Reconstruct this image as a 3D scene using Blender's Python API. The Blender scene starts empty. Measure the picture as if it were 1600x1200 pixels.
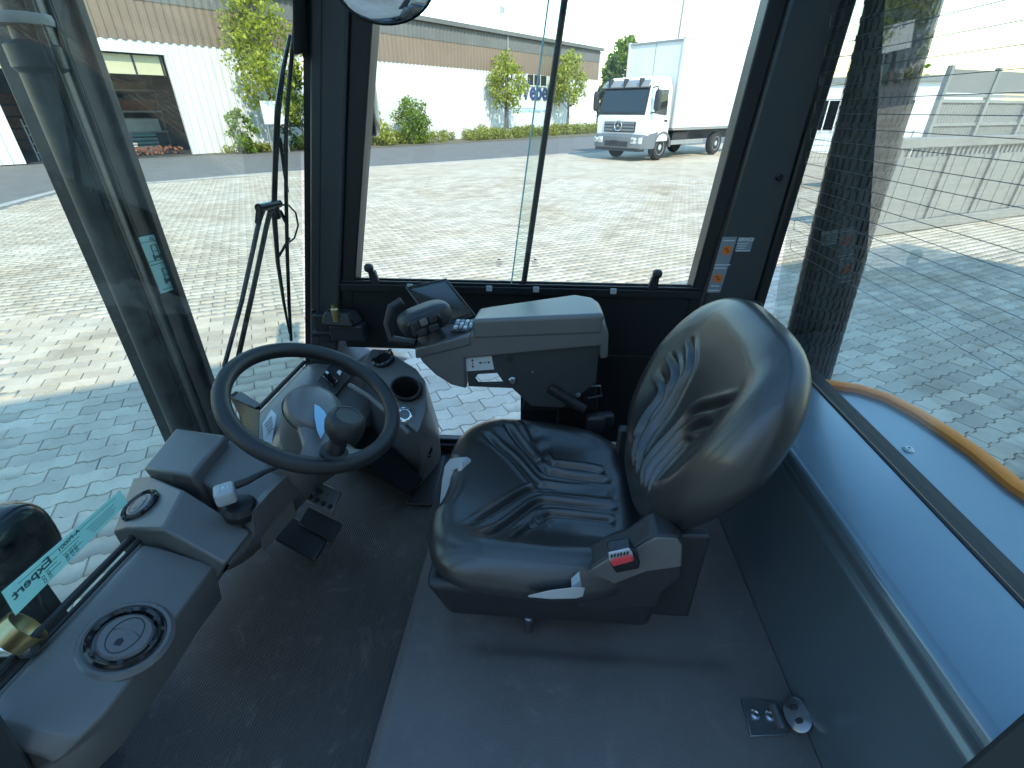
import bpy, bmesh, math, random
import numpy as np
from mathutils import Vector, Matrix
from mathutils.geometry import tessellate_polygon
random.seed(7); RNG = np.random.default_rng(7)
R = math.radians
scene = bpy.context.scene

# ------------------------------------------------------------------ camera
F_PX = 755.0; PITCH = R(29.5); YAW = R(4.0); CAM_H = 1.8     # focal length in pixels of the 1600 px photograph
cam_d = bpy.data.cameras.new('camera'); cam = bpy.data.objects.new('camera', cam_d)
scene.collection.objects.link(cam); scene.camera = cam
cam.location = (0, 0, CAM_H)
cam.rotation_euler = (R(90) - PITCH, 0, YAW)
cam_d.sensor_width = 36.0; cam_d.lens = 36.0 * F_PX / 1600.0
cam_d.clip_start = 0.02; cam_d.clip_end = 3000
# ------------------------------------------------------------------ sky, sun, exposure
SUN_AZ = 156.0; SUN_EL = 42.0          # degrees clockwise from +Y
w = bpy.data.worlds.new('World'); scene.world = w; w.use_nodes = True
nt = w.node_tree; bg = nt.nodes['Background']
sky = nt.nodes.new('ShaderNodeTexSky'); sky.sky_type = 'NISHITA'; sky.sun_disc = False
sky.sun_elevation = R(SUN_EL); sky.sun_rotation = R(SUN_AZ); sky.air_density = 1.8; sky.dust_density = 0.0; sky.ozone_density = 4.0
hs = nt.nodes.new('ShaderNodeHueSaturation'); hs.inputs['Saturation'].default_value = 1.12       # the photograph's clear cyan-blue sky, all round
nt.links.new(sky.outputs['Color'], hs.inputs['Color']); nt.links.new(hs.outputs['Color'], bg.inputs['Color']); bg.inputs['Strength'].default_value = 0.15
sun_d = bpy.data.lights.new('sun', 'SUN'); sun_d.energy = 2.0; sun_d.angle = R(0.5); sun_d.color = (1.0, 0.90, 0.76)
sun = bpy.data.objects.new('sun', sun_d); scene.collection.objects.link(sun)
sv = Vector((math.sin(R(SUN_AZ)) * math.cos(R(SUN_EL)), math.cos(R(SUN_AZ)) * math.cos(R(SUN_EL)), math.sin(R(SUN_EL))))
sun.rotation_euler = sv.to_track_quat('Z', 'Y').to_euler(); sun.location = sv * 60
scene.view_settings.view_transform = 'Standard'; scene.view_settings.look = 'None'
scene.view_settings.exposure = 1.72; scene.view_settings.gamma = 1.0
scene.render.engine = 'CYCLES'

# ------------------------------------------------------------------ pixel (1600x1200) -> direction, and points on planes
def ray(px, py):
    cx, cy, cz = px - 800, 600 - py, F_PX
    fy = cy * math.sin(PITCH) + cz * math.cos(PITCH); fz = cy * math.cos(PITCH) - cz * math.sin(PITCH)
    return Vector((cx * math.cos(YAW) - fy * math.sin(YAW), cx * math.sin(YAW) + fy * math.cos(YAW), fz))
O = Vector((0, 0, CAM_H))
def oz(px, py, z): r = ray(px, py); return O + r * ((z - CAM_H) / r.z)
def oy(px, py, y): r = ray(px, py); return O + r * (y / r.y)
def ox(px, py, x): r = ray(px, py); return O + r * (x / r.x)
def opl(px, py, p0, n):
    r = ray(px, py); n = Vector(n); return O + r * ((Vector(p0) - O).dot(n) / r.dot(n))

# ------------------------------------------------------------------ materials
MATS = {}
def mat(name, col, rough=.5, metal=0., var=.0, vscale=8., bump=0., bscale=200., spec=.5, coat=0., col2=None, emit=0., rvar=0., bdist=.002, obj_rand=0., world=False, scuff=0.):
    if name in MATS: return MATS[name]
    m = bpy.data.materials.new(name); m.use_nodes = True; t = m.node_tree; b = t.nodes['Principled BSDF']
    b.inputs['Base Color'].default_value = (*col, 1); b.inputs['Roughness'].default_value = rough; b.inputs['Metallic'].default_value = metal
    b.inputs['Specular IOR Level'].default_value = spec; b.inputs['Coat Weight'].default_value = coat; b.inputs['Coat Roughness'].default_value = .15
    tc = t.nodes.new('ShaderNodeTexCoord')
    if var > 0 or col2 or rvar:
        n = t.nodes.new('ShaderNodeTexNoise'); n.inputs['Scale'].default_value = vscale; n.inputs['Detail'].default_value = 6; n.inputs['Roughness'].default_value = .65
        if world:
            ge = t.nodes.new('ShaderNodeNewGeometry'); t.links.new(ge.outputs['Position'], n.inputs['Vector'])
        else: t.links.new(tc.outputs['Object'], n.inputs['Vector'])
        r = t.nodes.new('ShaderNodeValToRGB'); r.color_ramp.elements[0].position = .3; r.color_ramp.elements[1].position = .72
        c2 = col2 if col2 else tuple(min(1, c * (1 + var)) for c in col); c1 = col if col2 else tuple(c * (1 - var) for c in col)
        r.color_ramp.elements[0].color = (*c1, 1); r.color_ramp.elements[1].color = (*c2, 1)
        t.links.new(n.outputs['Fac'], r.inputs['Fac']); src = r.outputs['Color']
        if obj_rand:
            oi = t.nodes.new('ShaderNodeObjectInfo'); at = t.nodes.new('ShaderNodeAttribute'); at.attribute_name = 'rnd'
            ad = t.nodes.new('ShaderNodeMath'); ad.operation = 'ADD'; t.links.new(oi.outputs['Random'], ad.inputs[0]); t.links.new(at.outputs['Fac'], ad.inputs[1])
            fr = t.nodes.new('ShaderNodeMath'); fr.operation = 'FRACT'; t.links.new(ad.outputs[0], fr.inputs[0])
            mr = t.nodes.new('ShaderNodeMapRange'); mr.inputs['To Min'].default_value = 1 - obj_rand; mr.inputs['To Max'].default_value = 1 + obj_rand
            t.links.new(fr.outputs[0], mr.inputs['Value'])
            mx = t.nodes.new('ShaderNodeVectorMath'); mx.operation = 'SCALE'; t.links.new(src, mx.inputs[0]); t.links.new(mr.outputs[0], mx.inputs['Scale']); src = mx.outputs[0]
        if world:      # large worn and stained patches that run across the stones
            n3 = t.nodes.new('ShaderNodeTexNoise'); n3.inputs['Scale'].default_value = .55; n3.inputs['Detail'].default_value = 7; n3.inputs['Roughness'].default_value = .7; n3.inputs['Distortion'].default_value = .8
            t.links.new(ge.outputs['Position'], n3.inputs['Vector']); r3 = t.nodes.new('ShaderNodeValToRGB'); r3.color_ramp.elements[0].position = .33; r3.color_ramp.elements[0].color = (.80, .74, .66, 1); r3.color_ramp.elements[1].position = .56; r3.color_ramp.elements[1].color = (1, 1, 1, 1)
            t.links.new(n3.outputs['Fac'], r3.inputs['Fac']); vm = t.nodes.new('ShaderNodeVectorMath'); vm.operation = 'MULTIPLY'; t.links.new(src, vm.inputs[0]); t.links.new(r3.outputs['Color'], vm.inputs[1]); src = vm.outputs[0]
        t.links.new(src, b.inputs['Base Color'])
        if rvar:
            mr = t.nodes.new('ShaderNodeMapRange'); mr.inputs['To Min'].default_value = rough - rvar; mr.inputs['To Max'].default_value = rough + rvar
            t.links.new(n.outputs['Fac'], mr.inputs['Value']); t.links.new(mr.outputs[0], b.inputs['Roughness'])
    if scuff:      # dry dust smears and small specks
        ge2 = t.nodes.new('ShaderNodeNewGeometry'); sn_ = t.nodes.new('ShaderNodeTexNoise'); sn_.inputs['Scale'].default_value = 11; sn_.inputs['Detail'].default_value = 10; sn_.inputs['Roughness'].default_value = .78; sn_.inputs['Distortion'].default_value = 1.2
        t.links.new(ge2.outputs['Position'], sn_.inputs['Vector']); sr = t.nodes.new('ShaderNodeMapRange'); sr.inputs['From Min'].default_value = .54; sr.inputs['From Max'].default_value = .78; sr.inputs['To Max'].default_value = scuff; t.links.new(sn_.outputs['Fac'], sr.inputs['Value'])
        vo = t.nodes.new('ShaderNodeTexVoronoi'); vo.inputs['Scale'].default_value = 60; t.links.new(ge2.outputs['Position'], vo.inputs['Vector']); vr = t.nodes.new('ShaderNodeMapRange'); vr.inputs['From Min'].default_value = .0; vr.inputs['From Max'].default_value = .09; vr.inputs['To Min'].default_value = scuff * 1.2; vr.inputs['To Max'].default_value = 0; t.links.new(vo.outputs['Distance'], vr.inputs['Value'])
        sm = t.nodes.new('ShaderNodeMath'); sm.operation = 'MAXIMUM'; t.links.new(sr.outputs[0], sm.inputs[0]); t.links.new(vr.outputs[0], sm.inputs[1])
        sx_ = t.nodes.new('ShaderNodeMix'); sx_.data_type = 'RGBA'; t.links.new(sm.outputs[0], sx_.inputs['Factor']); sx_.inputs['B'].default_value = (.32, .29, .25, 1)
        if b.inputs['Base Color'].is_linked: t.links.new(b.inputs['Base Color'].links[0].from_socket, sx_.inputs['A'])
        else: sx_.inputs['A'].default_value = (*col, 1)
        t.links.new(sx_.outputs['Result'], b.inputs['Base Color'])
    if bump > 0:
        n2 = t.nodes.new('ShaderNodeTexNoise'); n2.inputs['Scale'].default_value = bscale; n2.inputs['Detail'].default_value = 3
        t.links.new(tc.outputs['Object'], n2.inputs['Vector'])
        bp = t.nodes.new('ShaderNodeBump'); bp.inputs['Strength'].default_value = bump; bp.inputs['Distance'].default_value = bdist
        t.links.new(n2.outputs['Fac'], bp.inputs['Height']); t.links.new(bp.outputs['Normal'], b.inputs['Normal'])
    if emit: b.inputs['Emission Color'].default_value = (*col, 1); b.inputs['Emission Strength'].default_value = emit
    MATS[name] = m; return m
def glass_mat(name, tint=(.93, .97, .95), ior=1.75, dirt=0., rough=0.):
    m = bpy.data.materials.new(name); m.use_nodes = True; t = m.node_tree; t.nodes.remove(t.nodes['Principled BSDF'])
    out = t.nodes['Material Output']
    tr = t.nodes.new('ShaderNodeBsdfTransparent'); tr.inputs['Color'].default_value = (*tint, 1)
    gl = t.nodes.new('ShaderNodeBsdfGlossy'); gl.inputs['Roughness'].default_value = rough
    fr = t.nodes.new('ShaderNodeFresnel'); fr.inputs['IOR'].default_value = ior
    ge = t.nodes.new('ShaderNodeNewGeometry'); inv = t.nodes.new('ShaderNodeMath'); inv.operation = 'SUBTRACT'; inv.inputs[0].default_value = 1
    t.links.new(ge.outputs['Backfacing'], inv.inputs[1])
    mu = t.nodes.new('ShaderNodeMath'); mu.operation = 'MULTIPLY'; t.links.new(fr.outputs[0], mu.inputs[0]); t.links.new(inv.outputs[0], mu.inputs[1])
    mx = t.nodes.new('ShaderNodeMixShader'); t.links.new(mu.outputs[0], mx.inputs[0]); t.links.new(tr.outputs[0], mx.inputs[1]); t.links.new(gl.outputs[0], mx.inputs[2])
    last = mx
    if dirt:
        df = t.nodes.new('ShaderNodeBsdfDiffuse'); df.inputs['Color'].default_value = (.55, .56, .5, 1)
        tc = t.nodes.new('ShaderNodeTexCoord'); n = t.nodes.new('ShaderNodeTexNoise'); n.inputs['Scale'].default_value = 9; n.inputs['Detail'].default_value = 9; n.inputs['Roughness'].default_value = .75
        t.links.new(tc.outputs['Object'], n.inputs['Vector'])
        mr = t.nodes.new('ShaderNodeMapRange'); mr.inputs['From Min'].default_value = .42; mr.inputs['From Max'].default_value = .8; mr.inputs['To Max'].default_value = dirt
        t.links.new(n.outputs['Fac'], mr.inputs['Value'])
        m2 = t.nodes.new('ShaderNodeMixShader'); t.links.new(mr.outputs[0], m2.inputs[0]); t.links.new(mx.outputs[0], m2.inputs[1]); t.links.new(df.outputs[0], m2.inputs[2]); last = m2
    t.links.new(last.outputs[0], out.inputs['Surface']); MATS[name] = m; return m
def leaf_mat(name, c1, c2, trans=.45):
    m = bpy.data.materials.new(name); m.use_nodes = True; t = m.node_tree; b = t.nodes['Principled BSDF']; out = t.nodes['Material Output']
    at = t.nodes.new('ShaderNodeAttribute'); at.attribute_name = 'rnd'
    r = t.nodes.new('ShaderNodeValToRGB'); r.color_ramp.elements[0].color = (*c1, 1); r.color_ramp.elements[1].color = (*c2, 1)
    t.links.new(at.outputs['Fac'], r.inputs['Fac']); t.links.new(r.outputs['Color'], b.inputs['Base Color']); b.inputs['Roughness'].default_value = .5
    tl = t.nodes.new('ShaderNodeBsdfTranslucent'); t.links.new(r.outputs['Color'], tl.inputs['Color'])
    mx = t.nodes.new('ShaderNodeMixShader'); mx.inputs[0].default_value = trans; t.links.new(b.outputs[0], mx.inputs[1]); t.links.new(tl.outputs[0], mx.inputs[2]); t.links.new(mx.outputs[0], out.inputs['Surface'])
    MATS[name] = m; return m

mat('grey_plastic', (.118, .113, .110), .36, spec=.75, var=.06, vscale=5, bump=.25, bscale=900, bdist=.0006)
mat('black_plastic', (.022, .023, .026), .45, bump=.2, bscale=700, bdist=.0005)
mat('matte_black', (.008, .008, .008), .95, spec=.1); mat('gloss_black', (.008, .008, .009), .16)
mat('frame_paint', (.040, .045, .047), .38, var=.05, vscale=4, bump=.12, bscale=500, bdist=.0006)
mat('frame_black', (.010, .0105, .0115), .42, bump=.1, bscale=400, bdist=.0005)
mat('vinyl', (.020, .0195, .019), .40, bump=.32, bscale=420, bdist=.0009, rvar=.05, vscale=9, var=.12, spec=.8, coat=.3)
mat('wheel_rubber', (.016, .016, .017), .46, bump=.3, bscale=600, bdist=.0006)
mat('hood_paint', (.16, .225, .27), .34, metal=.65, var=.05, vscale=6, bump=.1, bscale=300, bdist=.0005, coat=.6, rvar=.12, scuff=.16)
mat('orange_paint', (.95, .26, .012), .5, var=.05, vscale=6, spec=.25)
mat('steel', (.42, .43, .44), .28, metal=1., var=.1, vscale=60)
mat('dark_steel', (.20, .21, .22), .34, metal=.85, var=.15, vscale=60)
mat('brass', (.55, .42, .2), .3, metal=1.)
mat('silver_plastic', (.40, .42, .43), .42, var=.05, vscale=20, bump=.1, bscale=600, bdist=.0004)
mat('mast_paint', (.018, .021, .024), .42, var=.25, vscale=14, col2=(.05, .052, .05), bump=.35, bscale=60, bdist=.002)
mat('white_print', (.62, .64, .65), .5); mat('grey_print', (.22, .25, .28), .5); mat('black_print', (.012, .012, .013), .6)
mat('orange_print', (.72, .17, .03), .5); mat('teal_print', (.42, .66, .66), .55, var=.06, vscale=30); mat('teal_dark', (.05, .12, .13), .6)
mat('red_plastic', (.68, .045, .055), .38); mat('blue_badge', (.26, .46, .62), .3)
mat('tyre', (.018, .018, .017), .75, var=.3, vscale=30, bump=.4, bscale=120)
mat('screen', (.02, .024, .027), .12, coat=.4)
mat('mirror', (.85, .87, .88), .02, metal=1.)
mat('white_paint', (.78, .79, .79), .35, var=.02, vscale=3, coat=.3); mat('box_white', (.66, .66, .65), .45, var=.015, vscale=1.5)
mat('grey_bumper', (.13, .14, .15), .5, bump=.1, bscale=200); mat('lens', (.55, .58, .6), .08, coat=1.); mat('truck_black', (.02, .02, .022), .5)
mat('chrome', (.75, .76, .77), .12, metal=1.)
mat('wall_white', (.64, .64, .63), .5, var=.05, vscale=.35); mat('wall_brown', (.20, .145, .105), .6, var=.1, vscale=.4); mat('roof_grey', (.13, .13, .125), .7, var=.12, vscale=.5)
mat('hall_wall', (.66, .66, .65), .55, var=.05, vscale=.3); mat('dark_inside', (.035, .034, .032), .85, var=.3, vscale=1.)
mat('sign_blue', (.03, .06, .17), .5); mat('pale_blue', (.30, .50, .65), .5); mat('translucent_yellow', (.5, .47, .3), .5)
mat('asphalt', (.15, .142, .13), .9, var=.14, vscale=1.2, bump=.5, bscale=90, bdist=.006); mat('kerb', (.36, .34, .31), .85, var=.15, vscale=6, bump=.4, bscale=60)
mat('paver', (.44, .375, .29), .85, col2=(.60, .51, .395), vscale=2.6, bump=.55, bscale=55, bdist=.006, obj_rand=.17, world=True)
mat('joint_sand', (.20, .185, .16), .95, var=.25, vscale=5, bump=.4, bscale=80)
mat('yard_far', (.43, .36, .27), .9, col2=(.58, .485, .365), vscale=1.6, bump=.6, bscale=9, bdist=.02, world=True)
mat('field', (.12, .13, .06), .95, var=.3, vscale=.05); mat('soil', (.14, .12, .07), .95, var=.3, vscale=1.5)
mat('galv', (.27, .28, .275), .5, metal=.25, var=.06, vscale=3); mat('panel_grey', (.21, .21, .20), .55, var=.06, vscale=2)
mat('bark', (.13, .105, .08), .9, var=.3, vscale=20, bump=.6, bscale=40, bdist=.01)
leaf_mat('leaf_yellow', (.17, .22, .025), (.52, .54, .06)); leaf_mat('leaf_mid', (.09, .15, .02), (.26, .36, .04)); leaf_mat('leaf_dark', (.035, .07, .014), (.11, .18, .03))
leaf_mat('weed', (.13, .17, .03), (.45, .44, .10))
def film(name, col):
    m = mat(name, col, .55); t = m.node_tree; tl = t.nodes.new('ShaderNodeBsdfTranslucent'); tl.inputs['Color'].default_value = (*[min(1, c * 1.5) for c in col], 1); mx = t.nodes.new('ShaderNodeMixShader'); mx.inputs[0].default_value = .6
    b = t.nodes['Principled BSDF']; t.links.new(b.outputs[0], mx.inputs[1]); t.links.new(tl.outputs[0], mx.inputs[2]); t.links.new(mx.outputs[0], t.nodes['Material Output'].inputs['Surface'])
film('teal_film', (.46, .70, .66)); glass_mat('glass', dirt=.02); glass_mat('rear_glass', tint=(.90, .95, .93), ior=2.6, dirt=.05); glass_mat('windscreen_glass', tint=(.90, .95, .92), ior=1.55, dirt=.09); glass_mat('truck_glass', tint=(.10, .15, .19), ior=1.9)

# ribbed rubber floor
def ribbed():
    m = mat('ribbed_rubber', (.024, .0235, .023), .5, col2=(.052, .049, .046), vscale=3.5, spec=.5, scuff=.34); t = m.node_tree; b = t.nodes['Principled BSDF']
    tc = t.nodes.new('ShaderNodeTexCoord'); wv = t.nodes.new('ShaderNodeTexWave'); wv.inputs['Scale'].default_value = 52; wv.bands_direction = 'X'
    t.links.new(tc.outputs['Object'], wv.inputs['Vector']); bp = t.nodes.new('ShaderNodeBump'); bp.inputs['Strength'].default_value = .7; bp.inputs['Distance'].default_value = .002
    t.links.new(wv.outputs['Fac'], bp.inputs['Height']); t.links.new(bp.outputs['Normal'], b.inputs['Normal'])
ribbed()
mat('grain_mat', (.090, .083, .079), .55, col2=(.13, .12, .115), vscale=2.5, bump=.6, bscale=520, bdist=.0016, scuff=.30)

# ------------------------------------------------------------------ geometry helpers: every shape is (verts, faces)
def join(*gs):
    vs, fs = [], []
    for v, f in gs:
        k = len(vs); vs += [tuple(p) for p in v]; fs += [tuple(i + k for i in q) for q in f]
    return vs, fs
def hexa(b, t):
    return [tuple(p) for p in b] + [tuple(p) for p in t], [(3, 2, 1, 0), (4, 5, 6, 7), (0, 1, 5, 4), (1, 2, 6, 5), (2, 3, 7, 6), (3, 0, 4, 7)]
def box(x0, x1, y0, y1, z0, z1):
    return hexa([(x0, y0, z0), (x1, y0, z0), (x1, y1, z0), (x0, y1, z0)], [(x0, y0, z1), (x1, y0, z1), (x1, y1, z1), (x0, y1, z1)])
def xf(g, m): return [tuple(m @ Vector(p)) for p in g[0]], g[1]
def frame(o, zdir, xhint=(1, 0, 0)):
    z = Vector(zdir).normalized(); x = Vector(xhint); x = (x - z * x.dot(z)).normalized(); y = z.cross(x)
    m = Matrix((x, y, z)).transposed().to_4x4(); m.translation = Vector(o); return m
def prism(pts, d, holes=()):
    """closed outline (3D, planar) pushed along d; holes are further outlines"""
    d = Vector(d); loops = [[Vector(p) for p in pts]] + [[Vector(p) for p in h] for h in holes]
    flat = [p for l in loops for p in l]; n = len(flat); tri = tessellate_polygon(loops)
    nrm = Vector((0, 0, 0))
    for a in tri: nrm += (flat[a[1]] - flat[a[0]]).cross(flat[a[2]] - flat[a[0]]) * 1.0
    a0 = tri[0]; 
    vs = [tuple(p) for p in flat] + [tuple(p + d) for p in flat]; fs = []
    for a in tri:
        nn = (flat[a[1]] - flat[a[0]]).cross(flat[a[2]] - flat[a[0]])
        a = tuple(a) if nn.dot(d) < 0 else tuple(reversed(a))
        fs.append(a); fs.append(tuple(i + n for i in reversed(a)))
    k = 0
    for l in loops:
        m = len(l)
        for i in range(m): j = (i + 1) % m; fs.append((k + i, k + j, k + j + n, k + i + n))
        k += m
    return vs, fs
def tube(path, r, n=10, cap=True, closed=False):
    path = [Vector(p) for p in path]; m = len(path); rs = r if isinstance(r, (list, tuple)) else [r] * m
    vs, fs = [], []; px = None
    for i, p in enumerate(path):
        a = path[(i - 1) % m] if (closed or i > 0) else p; b = path[(i + 1) % m] if (closed or i < m - 1) else p
        t = (b - a).normalized()
        if px is None: h = Vector((0, 0, 1)) if abs(t.z) < .9 else Vector((1, 0, 0)); px = (h - t * h.dot(t)).normalized()
        else: px = (px - t * px.dot(t)).normalized()
        py = t.cross(px)
        for k in range(n):
            c = 2 * math.pi * k / n; vs.append(tuple(p + (px * math.cos(c) + py * math.sin(c)) * rs[i]))
    for i in range(m if closed else m - 1):
        for k in range(n):
            a = i * n + k; b = i * n + (k + 1) % n; c = ((i + 1) % m) * n + (k + 1) % n; d = ((i + 1) % m) * n + k; fs.append((a, b, c, d))
    if cap and not closed: fs.append(tuple(reversed(range(n)))); fs.append(tuple((m - 1) * n + k for k in range(n)))
    return vs, fs
def lathe(prof, o, axis, n=32, xhint=(1, 0, 0), cap=True):
    """profile [(radius, height)] turned about axis at o"""
    m = frame(o, axis, xhint); vs, fs = [], []
    for r, h in prof:
        for k in range(n): a = 2 * math.pi * k / n; vs.append(tuple(m @ Vector((max(r, 1e-5) * math.cos(a), max(r, 1e-5) * math.sin(a), h))))
    for i in range(len(prof) - 1):
        for k in range(n): a = i * n + k; b = i * n + (k + 1) % n; fs.append((a, b, b + n, a + n))
    if cap: fs.append(tuple(reversed(range(n)))); l = (len(prof) - 1) * n; fs.append(tuple(l + k for k in range(n)))
    return vs, fs
def loft(rings, cap=True, closed=True):
    n = len(rings[0]); vs = [tuple(p) for r in rings for p in r]; fs = []
    for i in range(len(rings) - 1):
        for k in range(n if closed else n - 1):
            a = i * n + k; b = i * n + (k + 1) % n; fs.append((a, b, b + n, a + n))
    if cap: fs.append(tuple(reversed(range(n)))); l = (len(rings) - 1) * n; fs.append(tuple(l + k for k in range(n)))
    return vs, fs
def blob(o, sx, sy, sz, e=2.6, nu=28, nv=18, m=None):
    """rounded box / superellipsoid"""
    rings = []; q = 2 / e
    def sg(v, p): return math.copysign(abs(v) ** p, v)
    for i in range(1, nv):
        ph = -math.pi / 2 + math.pi * i / nv
        rings.append([(sx * sg(math.cos(ph), q) * sg(math.cos(2 * math.pi * k / nu), q), sy * sg(math.cos(ph), q) * sg(math.sin(2 * math.pi * k / nu), q), sz * sg(math.sin(ph), q)) for k in range(nu)])
    g = loft(rings); mm = Matrix.Translation(Vector(o)) @ (m if m else Matrix.Identity(4)); return xf(g, mm)
def obj(name, g, material, parent=None, bevel=0., seg=2, smooth=True, ang=35, inv=None):
    me = bpy.data.meshes.new(name); me.from_pydata([tuple(p) for p in g[0]], [], g[1]); me.validate(); me.update()
    me.materials.append(MATS[material] if isinstance(material, str) else material)
    bm = bmesh.new(); bm.from_mesh(me); bmesh.ops.recalc_face_normals(bm, faces=bm.faces); bm.to_mesh(me); bm.free()
    if smooth: me.shade_smooth(); me.set_sharp_from_angle(angle=R(ang))
    o = bpy.data.objects.new(name, me); scene.collection.objects.link(o)
    if bevel: md = o.modifiers.new('bevel', 'BEVEL'); md.width = bevel; md.segments = seg; md.limit_method = 'ANGLE'; md.angle_limit = R(30); md.harden_normals = False
    if parent is not None:
        o.parent = parent
        if inv is not None: o.matrix_parent_inverse = inv
    return o
def thing(name, label, cat, loc=(0, 0, 0), rotz=0., group=None):
    o = bpy.data.objects.new(name, None); scene.collection.objects.link(o); o.location = loc; o.rotation_euler = (0, 0, rotz); o.empty_display_size = .2
    o['label'] = label; o['category'] = cat
    if group: o['group'] = group
    return o
def tag(o, label, cat, group=None):
    o['label'] = label; o['category'] = cat
    if group: o['group'] = group
    return o
def struct(name, g, m, smooth=False): o = obj(name, g, m, smooth=smooth); o['kind'] = 'structure'; return o
def text_geo(s, size, m4, extrude=.0004, align='CENTER', bold=0.):
    c = bpy.data.curves.new('txt', 'FONT'); c.body = s; c.size = size; c.extrude = extrude; c.align_x = align; c.align_y = 'CENTER'; c.offset = bold; c.resolution_u = 3
    o = bpy.data.objects.new('txt', c); scene.collection.objects.link(o); dg = bpy.context.evaluated_depsgraph_get()
    me = bpy.data.meshes.new_from_object(o.evaluated_get(dg)); bpy.data.objects.remove(o); bpy.data.curves.remove(c)
    g = [tuple(m4 @ v.co) for v in me.vertices], [tuple(p.vertices) for p in me.polygons]; bpy.data.meshes.remove(me); return g

# ================================================================== SETTING: ground, road, yard
DV = Vector((math.sin(R(60)), math.cos(R(60)), 0)); NV = Vector((-DV.y, DV.x, 0))       # laying direction of the paving
def sheet(pts, z): return [(p[0], p[1], z) for p in pts], [tuple(range(len(pts)))]
struct('terrain', sheet([(-900, -900), (900, -900), (900, 900), (-900, 900)], -.08), 'field')
near_edge = [(-6.0, -40), (-6.9, -4), (-11.83, 10.21), (-12.82, 13.05), (-11.35, 14.22), (-9.29, 16.84), (-6.89, 18.67), (-2.85, 22.2), (2.3, 27.2), (42, 65)]
far_edge = [(48, 91), (3.72, 45.17), (-4.57, 36.2), (-10.07, 29.4), (-16.9, 23.4), (-21.5, 19.0), (-60, -20)]
struct('road', sheet([(-60, -40)] + near_edge + far_edge, -.035), 'asphalt')
yard = struct('yard', sheet(near_edge + [(70, 65), (70, -40)], -.0145), 'yard_far')
verge = struct('verge', sheet(far_edge + [(-60, 20), (-20, 60), (60, 120)], -.02), 'soil')
# flush kerb stones between the yard and the street
kerb = struct('kerb', sheet([(-12.0, 10.1), (-12.98, 13.1), (-12.72, 13.0), (-11.75, 10.2)], -.012), 'joint_sand')
for a, b in zip(near_edge[1:8], near_edge[2:9]):
    a = Vector((*a, 0)); b = Vector((*b, 0)); L = (b - a).length; n = max(1, round(L / 1.0)); t = (b - a).normalized(); s = Vector((-t.y, t.x, 0))
    for i in range(n):
        p = a + t * (L * i / n + .006); q = a + t * (L * (i + 1) / n - .006)
        if p.y < 6: continue
        g = hexa([p - s * .13 + Vector((0, 0, -.1)), q - s * .13 + Vector((0, 0, -.1)), q + s * .13 + Vector((0, 0, -.1)), p + s * .13 + Vector((0, 0, -.1))],
                 [p - s * .13 + Vector((0, 0, .014)), q - s * .13 + Vector((0, 0, .014)), q + s * .13 + Vector((0, 0, .008)), p + s * .13 + Vector((0, 0, .008))])
        obj('kerb_stone', g, 'kerb', kerb, bevel=.006, smooth=False)
# paving stones: wavy long sides, straight ends, running bond
PL, PW = .24, .125
def proj_np(P):
    x, y, z = P[:, 0], P[:, 1], P[:, 2] - CAM_H
    fx = x * math.cos(YAW) + y * math.sin(YAW); fy = -x * math.sin(YAW) + y * math.cos(YAW)
    cz = fy * math.cos(PITCH) - z * math.sin(PITCH); cy = fy * math.sin(PITCH) + z * math.cos(PITCH)
    return 800 + F_PX * fx / cz, 600 - F_PX * cy / cz, cz
def wave(u):
    f = (u / (PL / 2)) % 1.0
    return .009 * (1 if f < .34 else 1 - 2 * (f - .34) / .16 if f < .5 else -1 if f < .84 else -1 + 2 * (f - .84) / .16)
us = [PL / 2 * v for v in (0., .34, .5, .84, 1., 1.34, 1.5, 1.84, 2.)]
g_ = .0020
low = [(min(max(u, g_), PL - g_), wave(u) + g_) for u in us]; upp = [(min(max(u, g_), PL - g_), PW + wave(u) - g_) for u in reversed(us)]
outl = low + upp; NO = len(outl); cxy = (PL / 2, PW / 2)
inner = [(cxy[0] + (x - cxy[0]) * .978, cxy[1] + (y - cxy[1]) * .955) for x, y in outl]
pv = np.array([(x, y, -.012) for x, y in outl] + [(x, y, 0) for x, y in inner])
pf = [(i, (i + 1) % NO, NO + (i + 1) % NO, NO + i) for i in range(NO)]
h = NO // 2
pf += [(NO + i, NO + i + 1, 2 * NO - 2 - i, 2 * NO - 1 - i) for i in range(h - 1)]
pw = np.stack([pv[:, 0] * DV.x + pv[:, 1] * NV.x, pv[:, 0] * DV.y + pv[:, 1] * NV.y, pv[:, 2]], 1)
cells = []
for j in range(-70, 190):
    i = np.arange(-110, 130); u = i * PL + (PL / 2 if j % 2 else 0); v = np.full(len(i), j * PW)
    cells.append(np.stack([u, v], 1))
cells = np.concatenate(cells); C0 = np.stack([cells[:, 0] * DV.x + cells[:, 1] * NV.x, cells[:, 0] * DV.y + cells[:, 1] * NV.y, np.zeros(len(cells))], 1)
px, py, cz = proj_np(C0 + np.array([0.12, .06, 0]))
inyard = (C0[:, 1] > -2.85 * (C0[:, 0] + 11.6) + 10.2) & (C0[:, 1] < (C0[:, 0] + 11.35) * .98 + 13.8) & (C0[:, 1] < 16.0)
keep = (cz > .5) & (px > -420) & (px < 2050) & (py < 1500) & inyard & (C0[:, 1] > .2)
C0 = C0[keep]; px, py, cz = px[keep], py[keep], cz[keep]
vis = ((px < 470) & (px > 0) & (py < 975 - 1.02 * px) & (py > 280)) | ((px > 1310) & (px < 1600) & (py > 345) & (py < 600 + .55 * (px - 1300))) | ((px > 640) & (px < 800) & (py > 540) & (py < 680)) | ((px > 560) & (px < 1070) & (py > 300) & (py < 430))
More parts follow.
